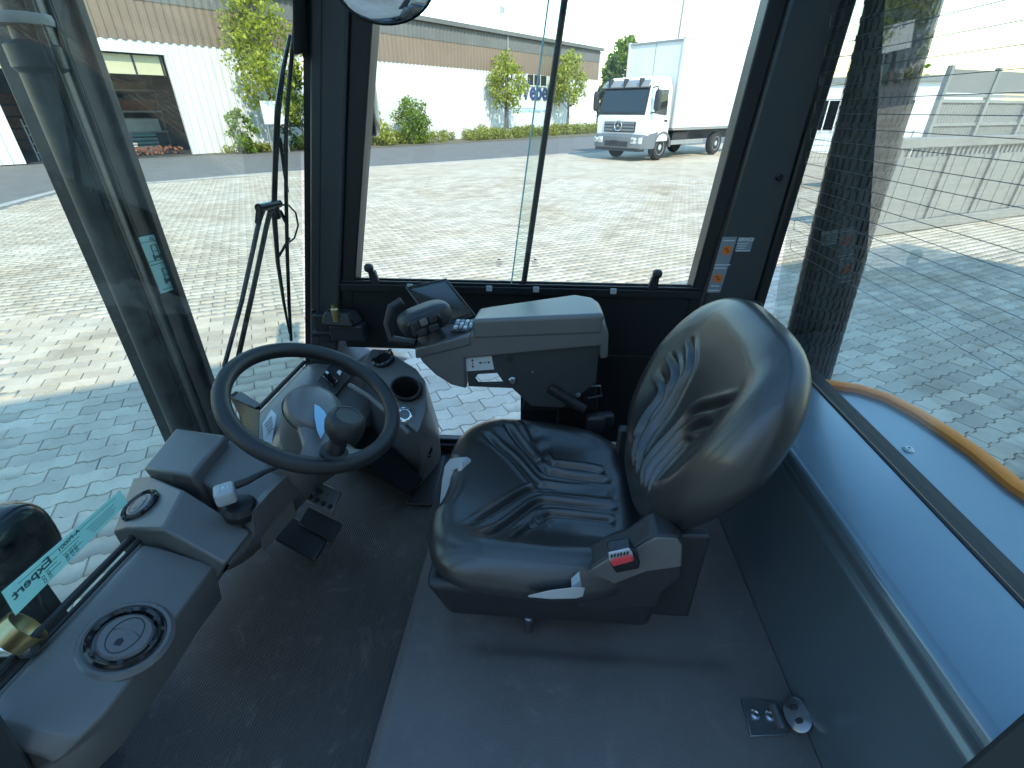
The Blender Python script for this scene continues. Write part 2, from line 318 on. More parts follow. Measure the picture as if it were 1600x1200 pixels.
score = np.where(vis, 1 / cz, 0); top = np.argsort(-score)[:300]; rest = np.setdiff1d(np.arange(len(C0)), top)
jig = RNG.normal(0, .0012, (len(C0), 3)); jig[:, :2] *= .6
me_p = bpy.data.meshes.new('paving_stone'); me_p.from_pydata([tuple(p) for p in pw], [], pf); me_p.materials.append(MATS['paver']); me_p.update()
at = me_p.attributes.new('rnd', 'FLOAT', 'FACE')
for i in top:
    o = bpy.data.objects.new('paving_stone', me_p); scene.collection.objects.link(o); o.location = tuple(C0[i] + jig[i]); o.parent = yard
    o.rotation_euler = (RNG.normal(0, .006), RNG.normal(0, .006), 0)
n = len(rest); allv = (pw[None] + (C0[rest] + jig[rest])[:, None]).reshape(-1, 3); nv = len(pw)
me_r = bpy.data.meshes.new('paving_field'); 
lens = np.array([len(f) for f in pf]); flat = np.concatenate([np.array(f) for f in pf]); loops = (flat[None] + (np.arange(n) * nv)[:, None]).ravel()
me_r.vertices.add(len(allv)); me_r.vertices.foreach_set('co', allv.ravel().astype(np.float32))
me_r.loops.add(len(loops)); me_r.loops.foreach_set('vertex_index', loops.astype(np.int32))
ll = np.tile(lens, n); me_r.polygons.add(len(ll)); me_r.polygons.foreach_set('loop_start', np.concatenate([[0], np.cumsum(ll)[:-1]]).astype(np.int32))
me_r.update(calc_edges=True); me_r.materials.append(MATS['paver'])
a_ = me_r.attributes.new('rnd', 'FLOAT', 'FACE'); a_.data.foreach_set('value', np.repeat(RNG.random(n), len(pf)).astype(np.float32))
field_o = bpy.data.objects.new('paving_field', me_r); scene.collection.objects.link(field_o); field_o.parent = yard; field_o['kind'] = 'stuff'
bed = [(-11.9, 10.3), (-12.7, 13.1), (-11.3, 14.1), (-9.6, 15.95), (22, 15.95), (22, .2), (-8.3, .2)]
obj('paving_bed', sheet(bed, -.0105), 'joint_sand', yard, smooth=False)

# ================================================================== vegetation
def leaf_cloud(centers, radii, n, size, squash=.85):
    """n small folded leaves spread through overlapping clumps"""
    ws = np.array(radii) ** 2; idx = RNG.choice(len(centers), n, p=ws / ws.sum()); c = np.array(centers)[idx]; r = np.array(radii)[idx]
    d = RNG.normal(size=(n, 3)); d /= np.linalg.norm(d, axis=1)[:, None]; rad = r * RNG.random(n) ** .45
    p = c + d * rad[:, None] * np.array([1, 1, squash])
    a = RNG.normal(size=(n, 3)); a /= np.linalg.norm(a, axis=1)[:, None]; b = np.cross(a, RNG.normal(size=(n, 3))); b /= np.linalg.norm(b, axis=1)[:, None]
    s = size * (.6 + .8 * RNG.random(n)); a *= s[:, None]; b *= (s * .62)[:, None]
    v = np.stack([p - a, p - b * .9, p + a, p + b * .9], 1).reshape(-1, 3)
    return v, n
def leaf_obj(name, v, n, material, parent=None):
    me = bpy.data.meshes.new(name); me.vertices.add(len(v)); me.vertices.foreach_set('co', v.ravel().astype(np.float32))
    me.loops.add(4 * n); me.loops.foreach_set('vertex_index', np.arange(4 * n, dtype=np.int32)); me.polygons.add(n); me.polygons.foreach_set('loop_start', (np.arange(n) * 4).astype(np.int32))
    me.update(calc_edges=True); me.materials.append(MATS[material]); at = me.attributes.new('rnd', 'FLOAT', 'FACE'); at.data.foreach_set('value', RNG.random(n).astype(np.float32))
    o = bpy.data.objects.new(name, me); scene.collection.objects.link(o)
    if parent is not None: o.parent = parent
    return o
def tree(name, label, base, height, crown_r, crown_low, nleaf, size, material, group=None, clumps=26, trunk_r=.07, slim=1.):
    t = thing(name, label, 'bush' if 'bush' in name else 'tree', base, 0, group); top = height
    pts = [(0, 0, -.05)]; x = y = 0
    for k in range(1, 8): x += random.gauss(0, .03) * height * .1; y += random.gauss(0, .03) * height * .1; pts.append((x, y, top * .92 * k / 7))
    gs = [tube(pts, [trunk_r * (1.15 - .9 * k / 7) for k in range(8)], 8)]
    cs, rs = [], []
    for k in range(clumps):
        f = (k + .5) / clumps; z = crown_low + (top - crown_low) * f; prof = math.sin(math.pi * min(1, (.12 + .88 * f) ** .8)) ** .7 if 'round' not in name else math.sqrt(max(.05, 1 - (f - .45) ** 2 * 3.0))
        rr = crown_r * prof * slim; an = k * 2.399 + random.random(); d = rr * random.uniform(.35, .8)
        c = (x * f + d * math.cos(an), y * f + d * math.sin(an), z + random.uniform(-.1, .1) * crown_r); cs.append(c); rs.append(max(.12 * crown_r, crown_r * random.uniform(.28, .46) * (.55 + .45 * prof)))
        b0 = (x * f * .8, y * f * .8, max(crown_low * .75, z - d * .9)); gs.append(tube([b0, ((b0[0] + c[0]) / 2, (b0[1] + c[1]) / 2, (b0[2] + c[2]) / 2 + .05), c], [trunk_r * .35, trunk_r * .25, trunk_r * .1], 5))
    v, n = leaf_cloud(cs, rs, nleaf, size)
    if crown_low > .5: obj('trunk', join(*gs), 'bark', t)
    else: obj('branches', join(*gs), 'bark', t)
    leaf_obj('crown', v, n, material, t); return t
# the warehouse front: a vertical plane running away to the right
W0 = Vector((-16.87, 24.2, 0)); WD = Vector((.5655, .8248, 0)).normalized(); WN = Vector((WD.y, -WD.x, 0))       # WN points to the yard
def fac(px, py, off=0.): return opl(px, py, W0 + WN * off, WN)
def fs_(px, py, off=0.): p = fac(px, py, off); return (p - W0).dot(WD), p.z
def at_front(px, off):       # ground point under column px at off metres in front of the warehouse
    p = fac(px, 200, off); return (p.x, p.y, -.02)
tree('street_tree', 'tall loose yellow-green tree by the warehouse doorway, beside the white board', at_front(432, 1.8), 7.4, 2.1, 1.7, 4600, .095, 'leaf_yellow', 'trees along the warehouse', trunk_r=.09)
tree('street_tree', 'small round tree left of the window post, in front of the blue lettering', at_front(790, 1.6), 5.2, 1.7, 2.2, 2300, .11, 'leaf_yellow', 'trees along the warehouse', clumps=22, trunk_r=.1)
tree('street_tree', 'small yellow-green tree nearest the parked truck, right of the window post', at_front(886, 1.6), 6.0, 1.85, 2.5, 2300, .13, 'leaf_yellow', 'trees along the warehouse', clumps=22, trunk_r=.1)
tree('round_bush', 'round dense green bush standing alone against the white warehouse wall', at_front(645, 1.6), 2.35, 1.25, .1, 3600, .08, 'leaf_mid', 'bushes along the warehouse', clumps=30, trunk_r=.05)
tree('scrub_bush', 'low loose scrub bush just left of the round green bush', at_front(588, 1.2), 1.9, 1.1, .1, 1000, .09, 'leaf_yellow', 'bushes along the warehouse', clumps=12, trunk_r=.03)
tree('scrub_bush', 'dark leafy bush behind the wiper, right of the white board', at_front(472, 1.6), 3.6, 1.2, .1, 2200, .1, 'leaf_dark', 'bushes along the warehouse', clumps=20, trunk_r=.04)
tree('scrub_bush', 'thin scrub at the foot of the tall tree beside the doorway', at_front(375, 1.2), 2.0, .9, .1, 700, .09, 'leaf_mid', 'bushes along the warehouse', clumps=12, trunk_r=.03)
tree('back_tree', 'green tree behind the far end of the warehouse above the truck cab', (8.6, 67, 0), 8.6, 3.4, 1.5, 5200, .26, 'leaf_mid', 'trees behind the truck', clumps=30, trunk_r=.15)
tree('back_tree', 'dark green tree standing close to the truck, right of the warehouse corner', (5.9, 56.5, 0), 6.2, 1.7, .6, 2600, .2, 'leaf_dark', 'trees behind the truck', clumps=22, trunk_r=.1)
tree('back_tree', 'distant bushy tree between the white cabin and the tall grey fence', (24, 42, 0), 5.2, 3.4, .6, 2600, .22, 'leaf_mid', 'trees beyond the fence', clumps=24, trunk_r=.15)
# weeds along the foot of the wall
vs = []; nn = 0
for s0, s1, dens, hh in ((1.5, 9, 300, .35), (9, 22, 420, .75), (20, 37.6, 620, .85)):
    L = s1 - s0; m = int(dens * L / 3)
    cs = []; 
    for k in range(int(L * 4)):
        s = s0 + L * random.random(); off = .35 + 1.9 * random.random() * min(1, s / 14); hgt = hh * random.uniform(.35, 1.1); p = W0 + WD * s + WN * off; cs.append((p.x, p.y, hgt * .45))
    v, n_ = leaf_cloud(cs, [random.uniform(.28, .55) * (hh + .25) for _ in cs], m * 4, .075, 1.0); v[:, 2] = np.maximum(v[:, 2], .0); vs.append(v); nn += n_
wd = leaf_obj('weeds', np.concatenate(vs), nn, 'weed'); wd['kind'] = 'stuff'; wd['label'] = 'strip of yellow-green weeds growing along the foot of the warehouse wall'

# ================================================================== warehouse
def corr(s0, s1, z0, z1, per=.33, dep=.045, off=0., z1b=None):
    """trapezoid-profile cladding in warehouse coordinates"""
    n = int((s1 - s0) / per); per = (s1 - s0) / max(1, n); rows = []
    for i in range(n):
        for f, d in ((0, 0), (.36, 0), (.5, dep), (.86, dep)): rows.append((s0 + (i + f) * per, d))
    rows.append((s1, 0)); vs, fs = [], []
    for s, d in rows:
        p = W0 + WD * s + WN * (off + d); vs += [(p.x, p.y, z0), (p.x, p.y, z1)]
    for i in range(len(rows) - 1): fs.append((2 * i, 2 * i + 2, 2 * i + 3, 2 * i + 1))
    return vs, fs
def wbox(s0, s1, o0, o1, z0, z1):
    q = [W0 + WD * s + WN * o for s, o in ((s0, o0), (s1, o0), (s1, o1), (s0, o1))]
    return hexa([(p.x, p.y, z0) for p in q], [(p.x, p.y, z1) for p in q])
S_END = 37.6; ZT = 6.75; ZW = 4.35
d1r, d1t = fs_(257, 86); d1l, _ = fs_(150, 76); d1r = fs_(301, 241)[0]; d1l = d1r - 3.4; d2r = d1l - .7; d2l = -6.05; d1t = 3.9
wh = thing('warehouse', 'long white and brown corrugated warehouse with open doorways across the road', 'warehouse', tuple(W0))
wi = Matrix.Translation(-W0)
def wobj(name, g, m, parent=wh, **k): return obj(name, g, m, parent, inv=wi if parent is wh else None, **k)
wobj('lower_cladding', join(corr(d1r, S_END, 0, ZW), corr(d2r, d1l, 0, ZW), corr(d2l - 14, d2l, 0, ZW), corr(d2l, d2r, d1t, ZW), corr(d1l, d1r, d1t, ZW)), 'wall_white', smooth=False)
wobj('upper_cladding', corr(d2l - 14, S_END, ZW, 5.75, off=.02), 'wall_brown', smooth=False)
wobj('fascia_cladding', corr(d2l - 14, S_END, 5.75, ZT, off=.05), 'roof_grey', smooth=False)
wobj('roof', join(wbox(d2l - 14.3, S_END + .25, .22, -26, ZT, ZT + .12), wbox(d2l - 14.3, S_END + .25, .32, .221, ZT - .12, ZT + .13)), 'roof_grey', smooth=False)
wobj('end_wall', join(wbox(S_END - .12, S_END + .05, -.02, -26, 0, ZT), wbox(S_END - .1, S_END + .09, -.0, .13, 0, ZT - .15)), 'wall_white', smooth=False)
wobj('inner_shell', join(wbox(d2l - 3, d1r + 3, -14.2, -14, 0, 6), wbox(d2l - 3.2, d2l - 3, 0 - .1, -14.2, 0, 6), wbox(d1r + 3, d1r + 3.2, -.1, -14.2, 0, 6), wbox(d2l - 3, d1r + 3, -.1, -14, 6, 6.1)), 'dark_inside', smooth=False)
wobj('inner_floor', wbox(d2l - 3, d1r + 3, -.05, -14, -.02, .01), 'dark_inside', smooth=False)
for a, b in ((d1l, d1r), (d2l, d2r)):
    wobj('door_frame', join(wbox(a - .12, a, -.06, .1, 0, d1t), wbox(b, b + .12, -.06, .1, 0, d1t), wbox(a - .12, b + .12, -.06, .1, d1t, d1t + .15)), 'wall_white', smooth=False)
    wobj('door_light', wbox(a + .05, b - .05, -.25, -.2, d1t - .75, d1t - .05), 'translucent_yellow', smooth=False)
    for k in range(4): wobj('glazing_bar', wbox(a + .05 + (b - a - .2) * k / 3, a + .13 + (b - a - .2) * k / 3, -.27, -.18, d1t - .78, d1t - .02), 'truck_black', smooth=False)
sx, _ = fs_(791, 60); wobj('downpipe', tube([W0 + WD * sx + WN * .14 + Vector((0, 0, z)) for z in (0.1, 3, ZT)], .06, 8), 'galv')
an = W0 + WD * (sx - .3) - WN * .3; wobj('antenna', join(tube([an + Vector((0, 0, ZT)), an + Vector((0, 0, ZT + 1.5))], .035, 6), lathe([(.02, 0), (.22, .06), (.26, .1), (.2, .11)], an + WN * .1 + Vector((0, 0, ZT + 1.35)), (.5, -.8, .3), 14)), 'galv')
wl, _ = fs_(822, 112); wr, _ = fs_(853, 116)
for k in range(3):
    a = wl + (wr - wl) * k / 3; f = wobj('window', wbox(a + .04, a + (wr - wl) / 3 - .04, .05, .09, ZW - .75, ZW - .03), 'truck_black', smooth=False); wobj('frame', join(wbox(a - .03, a + .04, .05, .12, ZW - .8, ZW + .02), wbox(a + .04, a + (wr - wl) / 3, .05, .12, ZW - .82, ZW - .75)), 'wall_white', f, smooth=False)
tm = Matrix((WD, Vector((0, 0, 1)), WN)).transposed().to_4x4()
s_e, z_e = fs_(843, 144); tm.translation = W0 + WD * (s_e - .75) + WN * .075 + Vector((0, 0, z_e)); sgn = wobj('lettering', text_geo('Weber', 1.75, tm, .02, 'CENTER', .045), 'sign_blue', smooth=False)
s_a, z_a = fs_(794, 170); s_b, z_b = fs_(862, 174)
tm2 = tm.copy(); tm2.translation = W0 + WD * ((s_a + s_b) / 2) + WN * .07 + Vector((0, 0, (z_a + z_b) / 2 - .12)); wobj('lettering_line', wbox(s_a, s_a + (s_b - s_a) * .6, .055, .07, z_a + .02, z_a + .07), 'pale_blue', smooth=False)
for k in range(24): s = s_a + (s_b - s_a) * k / 24; wobj('small_letter', wbox(s, s + (s_b - s_a) / 24 * random.uniform(.4, .75), .055, .072, z_a - .22, z_a - .22 + random.choice((.13, .17))), 'pale_blue', smooth=False)
# what stands inside the open doorway
def stock(name, label, cat, s, o, boxes, material, group=None):
    t = thing(name, label, cat, tuple(W0 + WD * s + WN * o), 0, group)
    for nm, (a, b, c, d, z0, z1), m in boxes:
        q = [WD * u + WN * v for u, v in ((a, c), (b, c), (b, d), (a, d))]; obj(nm, hexa([(p.x, p.y, z0) for p in q], [(p.x, p.y, z1) for p in q]), m, t, bevel=.01)
    return t
mat('old_wood', (.22, .15, .09), .8, var=.3, vscale=4); mat('pale_board', (.45, .45, .42), .7, var=.15, vscale=3); mat('rust', (.20, .07, .035), .85, var=.4, vscale=8); mat('teal_crate', (.06, .14, .14), .6, var=.2, vscale=3)
for k, (s, o, hgt, m) in enumerate(((-2.5, -2.2, .5, 'pale_board'), (-1.2, -3.4, .85, 'teal_crate'), (-3.6, -4.2, 1.3, 'old_wood'), (-.9, -6.5, 1.8, 'old_wood'), (-2.6, -8, 2.2, 'teal_crate'), (-4.1, -9, 2.6, 'rust'))):
    lab = ['low stack of pale boards just inside the open warehouse doorway', 'dark teal crate right of the pale boards in the doorway', 'brown wooden stack at the left of the doorway behind the mast', 'tall brown stack deep inside at the right of the doorway', 'tall dark teal stack in the middle of the warehouse interior', 'rust brown rack far back in the dark doorway'][k]
    bx = []
    for q in range(5): bx.append(('board' if k in (0, 2, 3) else 'box', (-.9 + .05 * random.random(), .8 + .15 * random.random(), -.5, .45 + .1 * random.random(), hgt * q / 5 + .02, hgt * (q + .86) / 5), m))
    stock('stock_stack', lab, 'stack', d1r + s, o, bx, m, 'goods inside the warehouse')
rk = thing('storage_rack', 'tall metal rack of mixed goods along the inner right side of the doorway', 'rack', tuple(W0 + WD * (d1r - .3) - WN * 6.0))
for a in (-.9, .9):
    for b in (-2., 2.): obj('upright', tube([WD * a + WN * b, WD * a + WN * b + Vector((0, 0, 3.4))], .05, 6), 'rust', rk)
for z in (.9, 1.8, 2.7):
    q = [WD * u + WN * v + Vector((0, 0, z)) for u, v in ((-.95, -2.05), (.95, -2.05), (.95, 2.05), (-.95, 2.05))]; obj('shelf', hexa([p - Vector((0, 0, .08)) for p in q], q), 'galv', rk, smooth=False)
    for k in range(5):
        c = WN * (-1.6 + .8 * k) + Vector((0, 0, z + .002)); h_ = random.uniform(.25, .6); q = [c + WD * u + WN * v for u, v in ((-.75, -.3), (.7, -.3), (.7, .32), (-.75, .32))]; obj('crate', hexa(q, [p + Vector((0, 0, h_)) for p in q]), random.choice(('pale_board', 'old_wood', 'teal_crate', 'rust')), rk, smooth=False)
gs = []; 
for k in range(160):
    s = d1r - 3.2 + 3.1 * random.random(); o = -.5 - 1.2 * random.random(); c = W0 + WD * s + WN * o + Vector((0, 0, .07 + .25 * random.random())); gs.append(tube([c - WD * .05, c + WD * .02 - WN * random.uniform(.1, .4)], random.uniform(.03, .07), 7))
lg = obj('log_pile', join(*gs), 'rust'); lg['kind'] = 'stuff'; lg['label'] = 'low pile of cut reddish logs along the doorway threshold'
t = thing('step_ladder', 'grey metal step frame standing in the far left doorway', 'ladder', tuple(W0 + WD * (d2r - 1.0) + WN * -1.2))
for a in (-.3, .3): obj('rail', tube([WD * a, WD * a * .8 - WN * .5 + Vector((0, 0, 1.5))], .03, 6), 'galv', t)
for k in range(4): obj('step', tube([WD * -.3 - WN * .12 * k + Vector((0, 0, .3 + .32 * k)), WD * .3 - WN * .12 * k + Vector((0, 0, .3 + .32 * k))], .025, 6), 'galv', t)
# white board in front of the tall tree
p = Vector(at_front(433, 2.6)); t = thing('notice_board', 'blank white board on two posts in front of the tall tree', 'sign', tuple(p)); zz = [opl(433, y, p, WN).z for y in (157, 193)]
obj('board', hexa([-WD * .55 + Vector((0, 0, zz[1])), WD * .55 + Vector((0, 0, zz[1])), WD * .55 - WN * .04 + Vector((0, 0, zz[1])), -WD * .55 - WN * .04 + Vector((0, 0, zz[1]))], [-WD * .55 + Vector((0, 0, zz[0])), WD * .55 + Vector((0, 0, zz[0])), WD * .55 - WN * .04 + Vector((0, 0, zz[0])), -WD * .55 - WN * .04 + Vector((0, 0, zz[0]))]), 'white_paint', t, smooth=False)
for a in (-.42, .42): obj('post', tube([WD * a - WN * .07, WD * a - WN * .07 + Vector((0, 0, zz[0] - .05))], .03, 8), 'galv', t)

# ================================================================== the hall behind the forklift, whose shade covers the yard
HC = Vector((5.562, 8.049, 0)) + Vector((math.sin(R(SUN_AZ)), math.cos(R(SUN_AZ)), 0)) * (8.0 / math.tan(R(SUN_EL)))
def hbox(a0, a1, b0, b1, z0, z1):       # a along the eaves away from the corner, b into the building
    q = [HC - DV * a - NV * b for a, b in ((a0, b0), (a1, b0), (a1, b1), (a0, b1))]; return hexa([(p.x, p.y, z0) for p in q], [(p.x, p.y, z1) for p in q])
hall = thing('workshop_hall', 'pale hall behind the forklift whose straight roof edge shades the yard', 'hall', tuple(HC)); hi = Matrix.Translation(-HC)
obj('wall', hbox(.15, 34, .15, 20, 0, 7.75), 'hall_wall', hall, inv=hi, smooth=False)
obj('roof', hbox(0, 34.2, 0, 20.2, 7.76, 8.0), 'roof_grey', hall, inv=hi, smooth=False)
for k in range(30): obj('wall_panel', hbox(.2 + 1.12 * k, .2 + 1.12 * k + 1.08, .09, .149, .3, 7.7), 'hall_wall', hall, inv=hi, smooth=False)
for a in (3.5, 10.5, 17.5): d = obj('roller_door', hbox(a, a + 4.2, .02, .088, 0, 4.4), 'panel_grey', hall, inv=hi, smooth=False)

# ================================================================== fence, cabin, pylon, lamp post on the right
G0 = oz(1359, 370, 0); GD = (oz(1600, 336, 0) - G0).normalized(); GN = Vector((GD.y, -GD.x, 0))
def gbox(a0, a1, b0, b1, z0, z1, tilt=0.):
    q = [G0 + GD * a + GN * b for a, b in ((a0, b0), (a1, b0), (a1, b1), (a0, b1))]; return hexa([(p.x, p.y, z0) for p in q], [(p.x - GN.x * tilt, p.y - GN.y * tilt, z1) for p in q])
gi = Matrix.Translation(-G0)
fe = thing('sheet_metal_gate', 'low pale grey sheet metal gate with slotted top behind the shaded paving', 'gate', tuple(G0))
for k in range(8):
    a = .0 + 1.3 * k; obj('panel', gbox(a + .02, a + 1.28, 0, -.05, .2, 1.16), 'panel_grey', fe, inv=gi, smooth=False)
    for j in range(3): obj('rib', gbox(a + .2 + .42 * j, a + .25 + .42 * j, .009, .0, .2, 1.16), 'panel_grey', fe, inv=gi, smooth=False)
    obj('post', gbox(a - .035, a + .02, .04, -.07, .02, 1.3), 'panel_grey', fe, inv=gi, smooth=False)
    for j in range(9): obj('slat', gbox(a + .09 + .135 * j, a + .15 + .135 * j, -.01, -.04, 1.17, 1.3), 'panel_grey', fe, inv=gi, smooth=False)
obj('top_rail', gbox(-.1, 10.5, .05, -.09, 1.3, 1.44), 'panel_grey', fe, inv=gi, bevel=.01); obj('bottom_rail', gbox(-.1, 10.5, .06, -.1, .02, .19), 'panel_grey', fe, inv=gi, bevel=.01)
tf = thing('mesh_fence', 'tall grey slatted fence with posts behind the low metal gate', 'fence', tuple(G0)); B = -2.2; FA = (opl(1470, 150, G0 + GN * B, GN) - G0).dot(GD); FH = opl(1497, 108, G0 + GN * B, GN).z
for k in range(6):
    a = FA + 1.75 * k; obj('post', gbox(a - .05, a + .05, B + .05, B - .05, 0, FH + .06), 'galv', tf, inv=gi, smooth=False)
    obj('cap_panel', gbox(a + .05, a + 1.7, B + .02, B - .03, FH - .42, FH), 'panel_grey', tf, inv=gi, smooth=False)
    for z in (1.5, 1.95, FH - .5): obj('rail', gbox(a + .05, a + 1.7, B + .02, B - .02, z, z + .06), 'galv', tf, inv=gi, smooth=False)
    for j in range(15): obj('slat', gbox(a + .06 + .109 * j, a + .155 + .109 * j, B - .022, B - .03 - .012 * (j % 2), .1, FH - .55), 'panel_grey', tf, inv=gi, smooth=False)
cb = thing('site_cabin', 'white flat-roofed cabin with a narrow door behind the exhaust pipe', 'cabin', (12.2, 27.3, 0), R(-22))
obj('wall', box(0, 7, 0, 4, .0, 2.9), 'white_paint', cb, smooth=False); obj('roof', box(-.15, 7.15, -.15, 4.15, 2.9, 3.12), 'galv', cb, smooth=False)
d = obj('door', box(1.75, 2.5, -.05, -.003, .1, 2.25), 'grey_print', cb, smooth=False); obj('handle', box(2.35, 2.4, -.1, -.051, 1.0, 1.15), 'truck_black', d, smooth=False)
for a in (.35, 3.2, 5.0):
    wn = obj('window', box(a, a + .85, -.04, -.003, 1.0, 2.2), 'truck_glass', cb, smooth=False)
    for s in (a - .05, a + .4, a + .85): obj('frame', box(s, s + .05, -.07, -.041, .95, 2.25), 'white_paint', wn, smooth=False)
wf = thing('wire_fence', 'low wire mesh fence in front of the white cabin', 'fence', tuple(oz(1268, 262, 0)))
for k in range(9): obj('post', tube([(-1 + .9 * k, .35 * k, 0), (-1 + .9 * k, .35 * k, 1.15)], .025, 6), 'galv', wf)
for j in range(6): obj('wire', tube([(-1, 0, .1 + .2 * j), (6.2, 2.8, .1 + .2 * j)], .008, 4), 'galv', wf)
for k in range(40): obj('upright_wire', tube([(-1 + .18 * k, .07 * k, .08), (-1 + .18 * k, .07 * k, 1.1)], .006, 4), 'galv', wf)
pb = ray(1317, 171); pb = Vector((pb.x, pb.y, 0)).normalized() * 320; pt = thing('power_pylon', 'distant lattice power pylon above the white cabin', 'pylon', tuple(pb))
ph = 36.; legs = [(-3, -3), (3, -3), (3, 3), (-3, 3)]
for x, y in legs: obj('leg', tube([(x, y, 0), (x * .12, y * .12, ph)], .22, 4), 'galv', pt)
for k in range(9):
    z0 = ph * k / 9.5; z1 = ph * (k + 1) / 9.5; f0 = 1 - .88 * z0 / ph; f1 = 1 - .88 * z1 / ph
    for i in range(4): a = legs[i]; b = legs[(i + 1) % 4]; obj('brace', tube([(a[0] * f0, a[1] * f0, z0), (b[0] * f1, b[1] * f1, z1)], .12, 4), 'galv', pt)
for z, l in ((24, 9), (30, 6.5)): obj('cross_arm', tube([(-l, 0, z), (0, 0, z + .9), (l, 0, z)], .25, 4), 'galv', pt)
lr = ray(1059, 62); lr = lr * (46 / math.hypot(lr.x, lr.y)); lp = thing('lamp_post', 'slim grey lamp post rising behind the white truck box', 'lamp post', (lr.x, lr.y, 0))
obj('pole', tube([(0, 0, 0), (.0, 0, 5), (.1, 0, 11.6)], [.11, .09, .07], 8), 'galv', lp); obj('lamp_head', blob((.5, 0, 11.75), .5, .14, .08), 'galv', lp)

# ================================================================== box truck
TR = thing('box_truck', 'white box truck with grey bumper parked at the edge of the yard', 'truck', (2.78, 22.45, 0), R(45)); TR.scale = (1.06, 1.06, 1.06)
# local: +x rearwards, -y = driver's side facing the yard, front at x = 0
def tob(n, g, m, p=None, **k): return obj(n, g, m, p or TR, **k)
W = 1.17
def sec(x, hw, z0, z1, r=.1):
    return [(x, -hw, z0), (x, hw, z0), (x, hw, z1 - r), (x, hw - r, z1), (x, -hw + r, z1), (x, -hw, z1 - r)]
cabr = [sec(.10, W - .08, .62, 1.5), sec(.03, W - .03, .75, 1.5), sec(.05, W, .72, 1.55), sec(.12, W, .7, 1.62), sec(.40, W - .05, .7, 2.62, .16), sec(.62, W - .09, .7, 2.76, .2), sec(1.55, W - .09, .7, 2.78, .2), sec(1.62, W - .12, .7, 2.7, .2)]
cabr = [[(.06 + 0, -W + .05, .70), (.06, W - .05, .70), (.02, W - .05, 1.45), (.02, W - .2, 1.52), (.02, -W + .2, 1.52), (.02, -W + .05, 1.45)],
        [(.25, -W, .66), (.25, W, .66), (.12, W, 1.5), (.06, W - .16, 1.60), (.06, -W + .16, 1.60), (.12, -W, 1.5)],
        [(.5, -W, .66), (.5, W, .66), (.40, W - .04, 2.3), (.32, W - .2, 2.58), (.32, -W + .2, 2.58), (.40, -W + .04, 2.3)],
        [(.8, -W, .66), (.8, W, .66), (.7, W - .07, 2.45), (.55, W - .24, 2.78), (.55, -W + .24, 2.78), (.7, -W + .07, 2.45)],
        [(1.6, -W, .66), (1.6, W, .66), (1.6, W - .07, 2.45), (1.6, W - .24, 2.82), (1.6, -W + .24, 2.82), (1.6, -W + .07, 2.45)]]
cab = tob('cab', loft(cabr), 'white_paint', bevel=.04, seg=3)
def fq(y, z, o=.0):      # point on the sloped windscreen plane
    t = (z - 1.55) / (2.55 - 1.55); return (.055 + .27 * t - o, y, z)
def fplate(y0, y1, z0, z1, o0, o1, sh=0): return hexa([fq(y0, z0, o0), fq(y1, z0, o0), fq(y1, z0, o1), fq(y0, z0, o1)], [fq(y0 + sh, z1, o0), fq(y1 - sh, z1, o0), fq(y1 - sh, z1, o1), fq(y0 + sh, z1, o1)])
tob('windscreen_surround', fplate(-1.10, 1.10, 1.56, 2.5, .012, .03, .06), 'truck_black', bevel=.01)
tob('windscreen', fplate(-1.02, 1.02, 1.66, 2.42, .031, .04, .05), 'truck_glass', smooth=False)
tob('sun_visor', loft([[(.10, -1.08, 2.46), (.10, 1.08, 2.46), (.14, 1.08, 2.42), (.14, -1.08, 2.42)], [(.30, -1.0, 2.68), (.30, 1.0, 2.68), (.33, 1.0, 2.62), (.33, -1.0, 2.62)]]), 'galv', bevel=.012)
for y in (-.7, 0, .7): tob('visor_bracket', box(.08, .3, y - .03, y + .03, 2.44, 2.72), 'truck_black')
gr = tob('grille', loft([[(-.012, -.72, .98), (-.012, .72, .98), (.03, .76, 1.36), (.03, -.76, 1.36)], [(.06, -.72, .98), (.06, .72, .98), (.09, .76, 1.36), (.09, -.76, 1.36)]]), 'truck_black', bevel=.02)
for k in range(3): tob('slat', loft([[(-.03, -.70, 1.02 + .11 * k), (-.03, .70, 1.02 + .11 * k), (-.02, .70, 1.10 + .11 * k), (-.02, -.70, 1.10 + .11 * k)], [(.0, -.70, 1.02 + .11 * k), (.0, .70, 1.02 + .11 * k), (.02, .70, 1.10 + .11 * k), (.02, -.70, 1.10 + .11 * k)]]), 'grey_bumper', gr, bevel=.01)
em = tob('emblem', tube([(-.06, .17 * math.cos(a), 1.2 + .17 * math.sin(a)) for a in np.linspace(0, 2 * math.pi, 28, endpoint=False)], .018, 8, closed=True), 'chrome')
st = []
for k in range(3):
    a = R(90 + 120 * k); tip = (-.06, .16 * math.cos(a), 1.2 + .16 * math.sin(a)); l = (-.06, .035 * math.cos(a + 1.05), 1.2 + .035 * math.sin(a + 1.05)); r = (-.06, .035 * math.cos(a - 1.05), 1.2 + .035 * math.sin(a - 1.05))
    st.append(prism([(-.055, 0, 1.2), r, tip, l], (-.012, 0, 0)))
tob('star', join(*st), 'chrome', em, smooth=False)
bmp = tob('bumper', loft([[(.0, -1.16, .42), (.0, 1.16, .42), (.0, 1.16, .92), (.0, -1.16, .92)], [(-.09, -1.0, .44), (-.09, 1.0, .44), (-.08, 1.0, .86), (-.08, -1.0, .86)]][::-1] + [[(.62, -1.2, .42), (.62, 1.2, .42), (.62, 1.2, .9), (.62, -1.2, .9)]]), 'grey_bumper', bevel=.04, seg=3)
tob('air_intake', box(-.105, -.07, -.55, .55, .5, .68), 'truck_black', bmp); tob('lower_lip', box(-.06, .3, -1.05, 1.05, .34, .415), 'truck_black', bmp)
